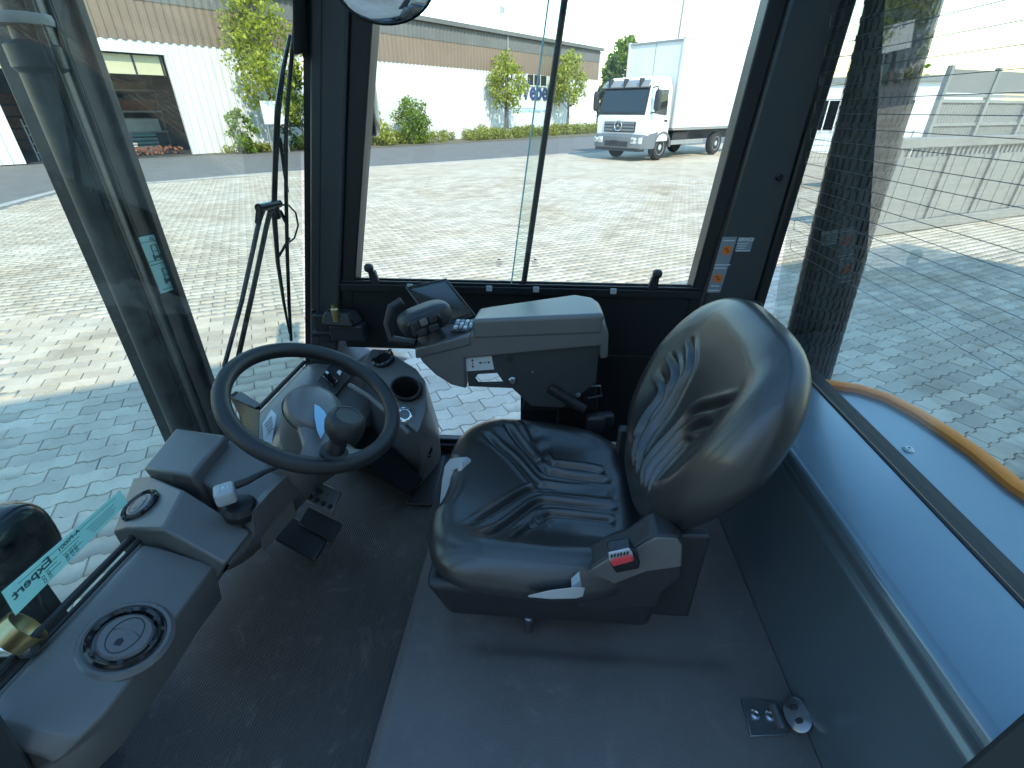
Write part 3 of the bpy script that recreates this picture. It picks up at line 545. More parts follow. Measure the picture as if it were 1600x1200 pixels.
tob('number_plate', box(-.118, -.107, -.06, -.06 + .0 + .32, .60, .70), 'black_print', bmp); 
for s in (-1, 1):
    hl = tob('headlight', hexa([(-.115, s * .68, .60), (-.065, s * 1.12, .60), (.05, s * 1.14, .60), (.02, s * .68, .60)], [(-.11, s * .68, .82), (-.06, s * 1.13, .82), (.05, s * 1.15, .82), (.02, s * .68, .82)]), 'lens', bevel=.02)
    for q in (.78, .98): tob('lamp', lathe([(.06, 0), (.075, .02), (.05, .025)], (-.115 + .11 * (q - .68), s * q, .71), (-1, -s * .15, 0), 16), 'chrome', hl)
    # mirrors: main glass housing on an arm
    mi = tob('wing_mirror', blob((.25, s * 1.42, 2.02), .09, .11, .34, 4), 'truck_black'); tob('arm', tube([(.35, s * 1.1, 2.42), (.25, s * 1.36, 2.46), (.25, s * 1.4, 2.3)], .025, 8), 'truck_black', mi); tob('arm_lower', tube([(.35, s * 1.12, 1.62), (.26, s * 1.36, 1.64), (.25, s * 1.4, 1.75)], .025, 8), 'truck_black', mi)
    tob('side_window', hexa([(.52, s * 1.172, 1.62), (1.32, s * 1.172, 1.55), (1.32, s * 1.15, 1.55), (.52, s * 1.15, 1.62)], [(.62, s * 1.125, 2.35), (1.32, s * 1.125, 2.38), (1.32, s * 1.1, 2.38), (.62, s * 1.1, 2.35)]), 'truck_glass', smooth=False)
    dr = tob('door', hexa([(.48, s * 1.185, .95), (1.42, s * 1.185, .95), (1.42, s * 1.172, .95), (.48, s * 1.172, .95)], [(.48, s * 1.185, 1.53), (1.42, s * 1.185, 1.53), (1.42, s * 1.172, 1.53), (.48, s * 1.172, 1.53)]), 'white_paint', bevel=.006); tob('handle', box(1.18, 1.36, min(s * 1.186, s * 1.21), max(s * 1.186, s * 1.21), 1.33, 1.4), 'truck_black', dr)
    for xa in (1.25, 5.5):
        yy = s * .98; wl_ = tob('wheel', lathe([(.27, -.12), (.42, -.13), (.455, -.08), (.455, .08), (.42, .13), (.27, .12)], (xa, yy, .455), (0, s, 0), 36), 'tyre')
        tob('rim', lathe([(.28, .02), (.27, .125), (.235, .11), (.2, .03), (.12, .05), (.1, .12), (.03, .13)], (xa, yy, .455), (0, s, 0), 28), 'silver_plastic', wl_)
    arc = [(1.25 + .56 * math.cos(a), .455 + .56 * math.sin(a)) for a in np.linspace(0, math.pi, 12)]; ai = [(1.25 + .49 * math.cos(a), .455 + .49 * math.sin(a)) for a in np.linspace(math.pi, 0, 12)]
    tob('mudguard', prism([(x, s * 1.19, z) for x, z in arc + ai], (0, -s * .28, 0)), 'grey_bumper', smooth=False)
    tob('step_panel', hexa([(.2, s * 1.19, .42), (.72, s * 1.19, .42), (.72, s * 1.0, .42), (.2, s * 1.0, .42)], [(.3, s * 1.19, .92), (.9, s * 1.19, 1.02), (.9, s * 1.0, 1.02), (.3, s * 1.0, .92)]), 'grey_bumper', bevel=.02)
    tob('side_guard', box(1.9, 4.3, min(s * 1.12, s * 1.15), max(s * 1.12, s * 1.15), .52, .68), 'galv'); tob('tank', box(2.05, 3.1, min(s * .65, s * 1.1), max(s * .65, s * 1.1), .5, .98), 'truck_black', bevel=.04)
tob('chassis_rail', box(.6, 8.3, -.45, .45, .62, .98), 'truck_black')
cbx = tob('cargo_box', box(1.78, 8.6, -1.24, 1.24, 1.1, 3.98), 'box_white', bevel=.03); tob('sill_rail', box(1.77, 8.62, -1.255, 1.255, 1.03, 1.098), 'galv', cbx)
for y in (-1.25, 1.17): tob('corner_post', box(1.74, 1.82, y, y + .08, 1.1, 4.0), 'box_white', cbx)
tob('roof_rail', box(1.74, 8.62, -1.26, -1.18, 3.96, 4.03), 'box_white', cbx)
for k in range(5):
    x = 1.8 + 1.36 * (k + 1); tob('side_seam', box(x - .008, x + .008, -1.246, -1.2405, 1.12, 3.94), 'galv', cbx)
for x in (2.0, 4.2, 6.4): tob('marker_lamp', box(x, x + .10, -1.262, -1.2555, 1.045, 1.085), 'orange_print', cbx)
tob('front_seam', box(1.774, 1.7795, -.01, .01, 2.9, 3.9), 'galv', cbx); tob('box_trim', box(1.735, 1.779, -1.16, 1.16, 3.9, 3.96), 'galv', cbx)
for y in (-.45, .35): tob('wiper', tube([fq(y, 1.6, .05), fq(y + .5, 1.64, .06)], .012, 6), 'truck_black')

# ================================================================== forklift
FR = Vector((-.15, .86, 0)); FL = thing('forklift', 'forklift truck with dark cab, black driver seat and orange-edged counterweight, seen from its open door', 'forklift', tuple(FR)); fi = Matrix.Translation(-FR)
def fob(n, g, m, p=None, **k): return obj(n, g, m, p or FL, inv=None if p else fi, **k)
YW = 1.45; ZF = .70; CY = .86
# ---- chassis, floor, wheels
fob('chassis', join(box(-1.02, .6, .36, 1.36, .22, .665), box(.6, 1.0, .42, 1.3, .2, .7)), 'frame_black', bevel=.02)
fob('floor_plate', box(-.90, .56, .27, 1.44, .67, .694), 'frame_black')
fob('floor_mat', box(-.86, -.305, .275, 1.405, .6945, ZF), 'ribbed_rubber', bevel=.002)
fob('door_sill', join(box(-.62, .5, 1.408, 1.47, .69, .735), box(-.6, .5, 1.425, 1.455, .735, .75)), 'frame_black', bevel=.004)
fob('tread_pad', box(-.42, -.335, 1.13, 1.385, ZF + .0005, ZF + .008), 'black_plastic', bevel=.004)
for sx, xx, rr in ((-1.0, -1.0, .34), (.55, .55, .29)):
    for yy, s in ((.30, -1), (1.44, 1)):
        wl_ = fob('wheel', lathe([(.2, -.11), (rr - .03, -.12), (rr, -.08), (rr, .08), (rr - .03, .12), (.2, .11)], (xx, yy - s * .03, rr), (0, s, 0), 40), 'tyre')
        fob('rim', lathe([(.2, .0), (.2, .1), (.17, .09), (.14, .02), (.06, .04), (.02, .05)], (xx, yy - s * .03, rr), (0, s, 0), 24), 'orange_paint', wl_)
arc = [(-1.0 + .42 * math.cos(a), .34 + .42 * math.sin(a)) for a in np.linspace(.1, math.pi - .5, 14)]; ai = [(-1.0 + .39 * math.cos(a), .34 + .39 * math.sin(a)) for a in np.linspace(math.pi - .5, .1, 14)]
for y in (1.31, .17): fob('mudguard', prism([(x, y, z) for x, z in arc + ai], (0, .24, 0)), 'black_plastic', smooth=False)
# ---- plinth under the seat: a moulded mat with a shallow step
def plinth_z(x, y):
    e = 1 / (1 + math.exp(-(y - .655) / .006)) * 1 / (1 + math.exp(-(x + .17) / .01)) * 1 / (1 + math.exp((x - .43) / .012))
    edge = max(0, 1 - (x + .30) / .018); return .735 - .011 * e - .012 * edge ** 2
vs, fs = [], []; nx, ny = 90, 120
for i in range(nx + 1):
    for j in range(ny + 1): x = -.30 + .845 * i / nx; y = .278 + (1.405 - .278) * j / ny; vs.append((x, y, plinth_z(x, y)))
for i in range(nx):
    for j in range(ny): a = i * (ny + 1) + j; fs.append((a, a + ny + 1, a + ny + 2, a + 1))
pl = fob('plinth', box(-.302, .545, .28, 1.405, .6942, .70), 'frame_black'); fob('plinth_mat', join((vs, fs), box(-.304, -.2985, .278, 1.405, .695, .722), box(-.3, .545, .274, .2795, .695, .73)), 'grain_mat', pl)
# ---- engine hood behind the seat
HZ = 1.20
prof = [(.548, .70), (.546, .74), (.515, 1.10), (.512, 1.135), (.520, 1.148), (.512, 1.160), (.506, 1.18), (.512, 1.194), (.525, HZ), (.68, HZ), (.68, .72)]
hd = fob('engine_hood', loft([[(x, y, z) for x, z in prof] for y in (.30, 1.40)]), 'hood_paint', bevel=.004)
fob('hood_seal', box(.681, .736, .285, 1.42, 1.12, 1.192), 'black_print', hd); fob('seal_lip', tube([(.683, .285, 1.197), (.683, 1.42, 1.197)], .006, 8), 'wheel_rubber', hd)
# counterweight top with orange edge
rim_px = [(1240, 590), (1290, 599), (1340, 606), (1390, 622), (1440, 648), (1490, 680), (1540, 715), (1600, 765)]
cwz = 1.165; rim = [oz(x, y, cwz) for x, y in rim_px]; rim = [Vector((.64, 1.26, cwz))] + [p for p in rim if p.x > .70]
last = rim[-1]; rim += [Vector((last.x + .015, .70, cwz)), Vector((last.x + .01, .5, cwz)), Vector((last.x - .06, .36, cwz)), Vector((.74, .29, cwz))]
inner_r = []
for i, p in enumerate(rim):
    a = rim[max(0, i - 1)]; b = rim[min(len(rim) - 1, i + 1)]; t = (b - a).normalized(); nrm = Vector((-t.y, t.x, 0)); nrm = -nrm if nrm.dot(Vector((.6, .8, 0)) - p * 0) > 0 and False else nrm
    c = Vector((.65, .8, cwz)) - p; nrm = nrm if nrm.dot(c) > 0 else -nrm; inner_r.append(p + nrm * .032)
top = [(p.x, p.y, cwz) for p in inner_r if p.x > .741] + [(.741, .31, cwz), (.741, 1.2, cwz)]
cw = fob('counterweight', prism([(.728, .33, .5), (.728, 1.3, .5)] + [(p.x - .03, p.y, .5) for p in rim if p.x > .76], (0, 0, .62)), 'hood_paint', smooth=False)
fob('top_cover', prism(top, (0, 0, -.05)), 'hood_paint', cw, smooth=False)
rr = []
for p, q in zip(rim, inner_r):
    d = (p - q).normalized(); rr.append([q + Vector((0, 0, .002)), q + Vector((0, 0, .012)), q + d * .008 + Vector((0, 0, .016)), p + Vector((0, 0, .012)), p + d * .008 + Vector((0, 0, -.002)), p + d * .012 + Vector((0, 0, -.06)), q + Vector((0, 0, -.06))])
fob('orange_edge', loft(rr), 'orange_paint', cw, ang=50)
p = oz(1419, 703, cwz); fob('cover_screw', join(lathe([(.011, 0), (.011, .002), (.007, .006), (.0035, .006), (.003, .003)], p, (0, 0, 1), 18)), 'steel', cw)
# perforated rubber edge beside the seal
for k in range(60): y = .33 + .0145 * k; fob('vent_tooth', box(.737, .747, y, y + .008, cwz + .0006, cwz + .006), 'black_print', cw, smooth=False)
# ---- cab frame: pillars are sheared beams
def beam(bx0, bx1, zb, tx0, tx1, zt, y0, y1): return hexa([(bx0, y0, zb), (bx1, y0, zb), (bx1, y1, zb), (bx0, y1, zb)], [(tx0, y0, zt), (tx1, y0, zt), (tx1, y1, zt), (tx0, y1, zt)])
SL = (.591 - .763) / (2.035 - 1.218)        # the front edge leans back: dX/dZ = -SL
def ax(z): return -.763 + (z - 1.218) * -SL
def bl(z, x0=.455, k=.085): return x0 + (z - 1.30) * k
ZR = 2.16
for y0, y1, s in ((1.425, 1.52, 1), (.20, .29, -1)):
    pa = fob('front_pillar', beam(ax(.70) + .004, ax(.70) + .10, .70, ax(ZR) + .004, ax(ZR) + .10, ZR, y0, y1), 'frame_paint', bevel=.008)
    if s > 0:
        fob('groove_strip', beam(ax(1.0) + .034, ax(1.0) + .037, 1.0, ax(ZR) + .034, ax(ZR) + .037, ZR, y0 - .0015, y0 + .004), 'frame_black', pa)
        fob('edge_trim', beam(ax(1.0) - .02, ax(1.0) + .003, 1.0, ax(ZR) - .02, ax(ZR) + .003, ZR, y0 + .02, y1 - .01), 'frame_black', pa)
        fob('window_channel', beam(ax(1.2) + .102, ax(1.2) + .142, 1.2, ax(ZR) + .102, ax(ZR) + .162, ZR, y0 + .012, y1 - .02), 'frame_black', pa, bevel=.004)
    pb_ = fob('rear_pillar', beam(.468, .625, 1.12, .545, .655, ZR, y0, y1), 'frame_paint', bevel=.008)
    if s > 0:
        fob('window_channel', beam(.432, .4665, 1.2, .50, .5435, ZR, y0 + .01, y1 - .02), 'frame_black', pb_, bevel=.004)
        fob('rubber_edge', beam(.627, .655, 1.15, .657, .685, ZR, y0 - .004, y1 - .02), 'wheel_rubber', pb_, bevel=.008)
        q = oy(1217, 277, y0 - .001); fob('bolt', lathe([(.009, 0), (.009, .003), (.006, .006)], q, (0, -1, 0), 14), 'gloss_black', pb_)
        fob('pillar_foot', blob((.635, y0 - .005, 1.21), .03, .02, .05), 'black_plastic', pb_); fob('foot_hook', tube([oy(x, y, y0 - .012) for x, y in ((1160, 478), (1172, 472), (1186, 473), (1192, 486))], .006, 8), 'black_plastic', pb_)
roof = fob('roof', join(box(ax(ZR) - .02, .70, .2, .30, ZR, ZR + .07), box(ax(ZR) - .02, .70, 1.42, 1.52, ZR, ZR + .07), box(ax(ZR) - .02, ax(ZR) + .1, .30, 1.42, ZR, ZR + .07), box(.6, .70, .30, 1.42, ZR, ZR + .07)), 'frame_paint', bevel=.01)
for k in range(3): fob('roof_bar', box(ax(ZR) + .1, .6, .54 + .30 * k, .575 + .30 * k, ZR + .005, ZR + .055), 'frame_paint', roof, bevel=.005)
fob('roof_glass', box(ax(ZR) + .02, .66, .22, 1.5, ZR + .071, ZR + .077), 'windscreen_glass', roof, smooth=False)
# ---- right wall: black panel, sill rail, sliding panes
pn = fob('side_panel', box(-.66, .468, 1.438, 1.452, 1.105, 1.305), 'frame_black', bevel=.003); fob('panel_skirt', box(-.07, .468, 1.436, 1.45, .76, 1.104), 'frame_black', pn)
for px_, py_ in ((818, 458), (1077, 467), (545, 452)): fob('screw', lathe([(.006, 0), (.006, .002), (.004, .004)], oy(px_, py_, 1.4375), (0, -1, 0), 12), 'gloss_black', pn)
sl = fob('window_rail', join(box(-.64, .47, 1.425, 1.475, 1.306, 1.33), box(-.64, .47, 1.434, 1.441, 1.33, 1.338), box(-.64, .47, 1.462, 1.47, 1.33, 1.338)), 'frame_black', bevel=.002)
for px_ in (640, 764, 838, 960): q = oy(px_, 441, 1.423); fob('rail_clip', box(q.x - .009, q.x + .009, 1.4215, 1.426, 1.318, 1.334), 'silver_plastic', sl)
dv0 = oy(812, 437, YW); dv1 = oy(873, 0, YW); dk = (dv1.x - dv0.x) / (dv1.z - dv0.z)
def dx(z): return dv0.x + (z - dv0.z) * dk
def pane(xa0, xb0, z0, xa1, xb1, z1, y): return hexa([(xa0, y, z0), (xb0, y, z0), (xb0, y + .005, z0), (xa0, y + .005, z0)], [(xa1, y, z1), (xb1, y, z1), (xb1, y + .005, z1), (xa1, y + .005, z1)])
zt = ZR - .01
p1 = fob('sliding_pane', pane(ax(1.335) + .125, dx(1.335) + .012, 1.335, ax(zt) + .125, dx(zt) + .012, zt, 1.455), 'glass', smooth=False)
p2 = fob('sliding_pane', pane(dx(1.335) - .022, .45, 1.335, dx(zt) - .022, .525, zt, 1.4425), 'glass', smooth=False)
fob('pane_edge', tube([(dx(1.336) + .014, 1.452, 1.336), (dx(zt) + .014, 1.452, zt)], .0085, 8), 'wheel_rubber', p1)
fob('pane_edge', tube([(dx(1.336) - .024, 1.445, 1.336), (dx(zt) - .024, 1.445, zt)], .0022, 6), 'teal_print', p2)
for px_, py_, s in ((583, 425, 1), (1022, 425, -1)):
    q = oy(px_, py_, 1.43); c = fob('pane_catch', hexa([(q.x - .013, 1.428, 1.325), (q.x + .017, 1.428, 1.325), (q.x + .017, 1.442, 1.325), (q.x - .013, 1.442, 1.325)], [(q.x - .010 + s * -.006, 1.424, 1.372), (q.x + .012 - s * .006, 1.424, 1.372), (q.x + .012 - s * .006, 1.442, 1.372), (q.x - .010 - s * .006, 1.442, 1.372)]), 'black_plastic', p1 if s > 0 else p2, bevel=.003)
    fob('catch_grip', blob((q.x - s * .008, 1.42, 1.383), .014, .012, .013), 'black_plastic', p1 if s > 0 else p2)
for px_ in (780, 836):
    q = oy(px_, 413, 1.4535 if px_ < 800 else 1.4415)
    fob('glass_mark', join(*[box(q.x - .012 + random.uniform(0, .006), q.x + .012 - random.uniform(0, .008), q.y - .0006, q.y, q.z - .0075 + .005 * k, q.z - .006 + .005 * k) for k in range(4)], box(q.x - .004, q.x + .004, q.y - .0006, q.y, q.z + .013, q.z + .017)), 'grey_print', p1 if px_ < 800 else p2, smooth=False)
# latch on the front pillar
lt = fob('door_latch', box(-.685, -.575, 1.385, 1.436, 1.15, 1.205), 'black_plastic', bevel=.006); fob('latch_cover', hexa([(-.70, 1.37, 1.212), (-.60, 1.37, 1.206), (-.58, 1.43, 1.206), (-.70, 1.43, 1.212)], [(-.69, 1.385, 1.25), (-.62, 1.385, 1.247), (-.60, 1.43, 1.247), (-.69, 1.43, 1.25)]), 'black_plastic', lt, bevel=.006)
fob('pin', lathe([(.013, -.02), (.013, .02), (.009, .024), (.009, .034)], oy(525, 492, 1.385), (0, 0, 1), 16), 'brass', lt); fob('knob', lathe([(.008, 0), (.01, .02), (.019, .022), (.019, .04), (.015, .045)], oy(490, 521, 1.40), (-1, 0, 0), 18), 'black_plastic', lt)
fob('lever', tube([oy(490, 521, 1.40), oy(530, 519, 1.41), oy(560, 505, 1.42)], [.012, .013, .014], 10), 'black_plastic', lt); fob('bracket', box(-.735, -.69, 1.395, 1.43, 1.14, 1.235), 'black_plastic', lt, bevel=.004); fob('screw', lathe([(.007, 0), (.005, .004)], oy(490, 486, 1.394), (0, -1, 0), 12), 'gloss_black', lt)
fob('roundel', lathe([(.009, 0), (.009, .003), (.006, .004)], oy(548, 503, 1.3845), (0, -1, 0), 14), 'gloss_black', lt)
# service labels on the rear pillar
def quad_on_y(pts, y, th=.0008): return prism([oy(a, b, y) for a, b in pts], (0, -th, 0))
yl = 1.4245
lb = fob('service_label', quad_on_y([(1129, 370), (1152, 370), (1125, 457), (1104, 457)], yl), 'grey_print', smooth=False); fob('service_label', quad_on_y([(1154, 371), (1178, 371), (1172, 393), (1148, 393)], yl), 'grey_print', smooth=False)
for c, m in (((1136, 391), 'orange_print'), ((1121.5, 434.5), 'orange_print')):
    q = oy(*c, yl - .0012); fob('dial', lathe([(.0135, 0), (.0135, .0006)], q, (0, -1, 0), 26), m, lb); fob('dial_mark', join(*[box(q.x - .006 + dx_, q.x + .003 + dx_, q.y - .0016, q.y - .0008, q.z + dz_, q.z + .0016 + dz_) for dx_, dz_ in ((-.002, .004), (.001, 0), (.004, -.005))]), 'black_print', lb, smooth=False)
for y_, x0_, x1_ in ((413, 1117, 1141), (418, 1116, 1135), (453, 1107, 1124), (375, 1130, 1148), (446, 1111, 1124), (391, 1150, 1172)): fob('print_line', quad_on_y([(x0_, y_), (x1_, y_), (x1_ - .4, y_ + 1.6), (x0_ - .4, y_ + 1.6)], yl - .0011, .0004), 'white_print', lb, smooth=False)
q = oy(1166, 374.5, yl - .0012); m4 = Matrix(((1, .28, 0), (0, 0, -1), (0, 1, 0))).to_4x4(); m4.translation = q; fob('lettering', text_geo('SERVICE', .0115, m4, .0002, 'CENTER', .0004), 'white_print', lb, smooth=False)
for k in range(3): q0 = 380 + 3.6 * k; fob('print_line', quad_on_y([(1152, q0), (1170 - 3 * k, q0), (1169.5 - 3 * k, q0 + 1.2), (1151.6, q0 + 1.2)], yl - .0011, .0004), 'white_print', lb, smooth=False)
# ---- windscreen and rear window
def wx(z): return -.82 + (z - 1.05) * -SL * .96
ws = fob('windscreen', hexa([(wx(1.03), .29, 1.03), (wx(1.03) + .005, .29, 1.03), (wx(1.03) + .005, 1.43, 1.03), (wx(1.03), 1.43, 1.03)], [(wx(ZR), .29, ZR), (wx(ZR) + .005, .29, ZR), (wx(ZR) + .005, 1.43, ZR), (wx(ZR), 1.43, ZR)]), 'windscreen_glass', smooth=False)
fob('lower_seal', join(tube([(wx(1.05) + .004, .28, 1.048), (wx(1.05) + .004, 1.43, 1.048)], .007, 8), tube([(wx(1.05) + .02, .28, 1.042), (wx(1.05) + .02, 1.43, 1.042)], .004, 8)), 'wheel_rubber', ws)
def rx(z): return .700 - (z - 1.19) * .10
rw = fob('rear_window', hexa([(rx(1.19), .29, 1.19), (rx(1.19) + .005, .29, 1.19), (rx(1.19) + .005, 1.43, 1.19), (rx(1.19), 1.43, 1.19)], [(rx(ZR), .29, ZR), (rx(ZR) + .005, .29, ZR), (rx(ZR) + .005, 1.43, ZR), (rx(ZR), 1.43, ZR)]), 'rear_glass', smooth=False)
zs = [ox(1600, 36 + 36.2 * k, .65).z for k in range(-3, 17)]
for k, z in enumerate(zs):
    if 1.24 < z < 2.12: fob('heating_wire', tube([(rx(z) - .0008, .3, z), (rx(z) - .0008, 1.385 + (.01 if k % 2 else 0), z)], .00055, 4, cap=False), 'dark_steel', rw)
    if k % 2 == 0 and 1.24 < z < 2.08 and k + 1 < len(zs) and zs[k + 1] > 1.24: fob('wire_end', tube([(rx(z) - .0008, 1.385, z), (rx(z) - .0008, 1.395, z - .004), (rx(zs[k + 1]) - .0008, 1.395, zs[k + 1] + .004), (rx(zs[k + 1]) - .0008, 1.385, zs[k + 1])], .0006, 4), 'dark_steel', rw)
fob('rear_wiper', tube([(.70, .7, 2.15), (.705, .98, 2.09), (.71, 1.08, 2.065)], [.01, .009, .006], 8), 'gloss_black', rw)
# exhaust pipe with slotted heat shield outside the rear window
ec = oz(1262, 575, 1.12); ER = .072
LEAN = -.06
ex = fob('exhaust_pipe', lathe([(ER - .003, 0), (ER - .003, 1.3)], (ec.x, ec.y, 1.0), (LEAN, 0, 1), 28), 'frame_black')
vs, fs = [], []; NA, dzr = 30, .034
for r_ in range(36):
    z0 = 1.02 + dzr * r_
    for a_ in range(NA):
        c0 = 2 * math.pi * (a_ + (.5 if r_ % 2 else 0) * 0) / NA; c1 = c0 + 2 * math.pi / NA * .68; c2 = c0 + 2 * math.pi / NA
        def P_(c, z): return (ec.x + LEAN * (z - 1.0) + ER * math.cos(c), ec.y + ER * math.sin(c), z)
        k = len(vs); vs += [P_(c0, z0), P_(c1, z0), P_(c2, z0), P_(c0, z0 + dzr), P_(c1, z0 + dzr), P_(c2, z0 + dzr), P_(c1, z0 + .009), P_(c2, z0 + .009)]
        fs += [(k, k + 1, k + 4, k + 3), (k + 1, k + 2, k + 7, k + 6)]
mat('shield', (.075, .078, .08), .5, metal=.4, var=.15, vscale=25)
sh = obj('heat_shield', (vs, fs), 'shield', ex); sh['kind'] = 'stuff'
# ---- mast with hydraulic cylinder, hoses and labels, outside the windscreen
MX = -1.08
def mastcol(ya, yb, s):
    m = fob('mast_channel', join(box(MX - .15, MX, ya, ya + .03, .12, 2.9), box(MX - .02, MX + .0, ya + .0301, yb, .12, 2.9), box(MX - .15, MX - .13, ya + .0301, yb, .12, 2.9)) if s > 0 else join(box(MX - .15, MX, yb - .03, yb, .12, 2.9), box(MX - .02, MX, ya, yb - .0301, .12, 2.9), box(MX - .15, MX - .13, ya, yb - .0301, .12, 2.9)), 'mast_paint', bevel=.004); return m
m0 = oz(340, 650, 0); 
rA = ox(331, 600, MX); lA = ox(276, 665, MX); yR, yLft = rA.y, lA.y
mc = mastcol(yLft + .085, yR, 1); fob('flange', box(MX + .0005, MX + .014, yR - .022, yR + .004, .3, 2.9), 'mast_paint', mc, bevel=.003)
fob('lift_cylinder', lathe([(.042, 0), (.042, 1.62), (.05, 1.63), (.05, 1.67), (.03, 1.68), (.03, 2.5)], (MX - .03, yLft + .062, .25), (0, 0, 1), 24), 'mast_paint', mc)
fob('cylinder_ring', lathe([(.052, 0), (.054, .01), (.052, .02)], (MX - .03, yLft + .062, ox(60, 40, MX).z), (0, 0, 1), 24), 'galv', mc); fob('chain', box(MX + .001, MX + .012, yLft + .066, yLft + .082, .3, 2.9), 'dark_steel', mc, bevel=.002)
for d_, r_ in ((.050, .008), (.095, .0055)): fob('hose', tube([(MX + .012, yLft + d_, .4), (MX + .014, yLft + d_ + .004, 1.0), (MX + .012, yLft + d_ - .003, 1.6), (MX + .012, yLft + d_, 2.8)], r_, 8), 'wheel_rubber', mc)
mastcol(.45, .645, -1)
wk = fob('work_light', xf(blob((0, 0, 0), .05, .065, .075, 3.), Matrix.Translation((-.97, .565, 1.10))), 'gloss_black'); fob('light_rim', tube([(-.945, .565 + .055 * math.cos(a), 1.10 + .062 * math.sin(a)) for a in np.linspace(0, 2 * math.pi, 24, endpoint=False)], .005, 6, closed=True), 'silver_plastic', wk); fob('light_stalk', tube([(-.98, .565, 1.04), (-1.04, .58, .9)], .012, 8), 'black_plastic', wk)
fob('mast_crossbar', box(MX - .14, MX - .02, 2 * CY - yR + .03, yR - .01, .3, .45), 'mast_paint', bevel=.006)
def on_mx(pts, x, th): return prism([ox(a, b, x) for a, b in pts], (th, 0, 0))
ml = fob('mast_label', on_mx([(216, 371), (251, 364), (281.5, 449), (251, 459)], MX + .001, .001), 'teal_print', smooth=False)
mk = MX + .0022
def mpx(u, v):      # point on the label, u across, v down
    a = Vector((216, 371)).lerp(Vector((251, 364)), u); b = Vector((251, 459)).lerp(Vector((281.5, 449)), u); c = a.lerp(b, v); return (c.x, c.y)
def mrect(u0, u1, v0, v1): return on_mx([mpx(u0, v0), mpx(u1, v0), mpx(u1, v1), mpx(u0, v1)], mk, .0005)
gl = [mrect(.0, 1, .1, .11), mrect(.05, 1, .5, .512), mrect(0, 1, .44, .45), mrect(.15, 1, .945, .955)]
for v0, h_, u0 in ((.17, .27, .35), (.60, .27, .45)):
    gl += [mrect(u0, u0 + .05, v0, v0 + h_ * .6), mrect(u0 + .24, u0 + .29, v0, v0 + h_ * .6), mrect(u0, u0 + .29, v0, v0 + .015), mrect(u0 - .05, u0 + .06, v0 + h_ * .62, v0 + h_), mrect(u0 + .25, u0 + .34, v0 + h_ * .62, v0 + h_), mrect(u0 + .06, u0 + .25, v0 + h_ * .72, v0 + h_ * .9), mrect(u0 + .08, u0 + .22, v0 + h_ * .4, v0 + h_ * .46)]
gl += [mrect(.74 + .06 * k, .78 + .06 * k, .25 + .03 * k, .33 + .035 * k) for k in range(3)] + [mrect(.42, .6, .075, .085), on_mx([mpx(.42, .08), mpx(.5, .025), mpx(.52, .03), mpx(.45, .08)], mk, .0005), on_mx([mpx(.5, .025), mpx(.6, .08), mpx(.57, .08), mpx(.49, .035)], mk, .0005)]
fob('pictogram', join(*gl), 'teal_dark', ml, smooth=False)
# ---- windscreen wiper with its parallel arm, motor box at the top
def onw(px_, py_, o=.03): return opl(px_, py_, (wx(1.05) - o, 0, 1.05), (1, 0, SL * .96))
wp = fob('windscreen_wiper', tube([onw(*c) for c in ((350, 574), (378, 470), (405, 345), (412, 322))], [.0055, .0055, .006, .008], 8), 'gloss_black')
fob('arm_rod', tube([onw(*c) for c in ((372, 560), (396, 450), (416, 355), (424, 322))], .0065, 8), 'gloss_black', wp)
fob('arm_head', join(tube([onw(404, 325), onw(436, 318)], .011, 10), tube([onw(407, 323), onw(403, 350)], [.01, .008], 8), tube([onw(428, 318), onw(434, 340)], [.012, .009], 8)), 'gloss_black', wp)
fob('blade', tube([onw(*c, .022) for c in ((462, 18), (459, 60), (452, 130), (447, 200), (447, 300), (449, 400), (452, 480), (455, 532))], [.005, .0055, .0055, .0055, .0055, .0055, .0055, .005], 8), 'gloss_black', wp)
fob('blade_spring', tube([onw(*c, .034) for c in ((453, 55), (442, 110), (434, 170), (430, 260), (428, 330), (434, 410), (443, 470), (452, 520))], [.004, .006, .008, .0075, .0075, .006, .005, .003], 8), 'gloss_black', wp)
fob('spring_link', join(tube([onw(437, 215, .034), onw(449, 300, .03)], .005, 6), tube([onw(438, 330, .03), onw(449, 352, .03)], .005, 6), tube([onw(436, 400, .03), onw(452, 372, .03)], .004, 6)), 'gloss_black', wp)
fob('washer_hose', tube([onw(*c) for c in ((436, 320), (450, 320), (462, 332), (466, 352), (460, 372), (450, 380))], .003, 6), 'gloss_black', wp)
mb = fob('wiper_motor', hexa([onw(459, 88, -.02), onw(486, 80, -.02), onw(486, 80, .06), onw(459, 88, .06)], [onw(455, -60, -.02), onw(500, -60, -.02), onw(500, -60, .06), onw(455, -60, .06)]), 'frame_paint', bevel=.008)
fob('motor_hose', tube([onw(470, 40, .03), onw(472, 70, .03), onw(478, 90, .02), onw(490, 100, .0)], .008, 8), 'black_plastic', mb)
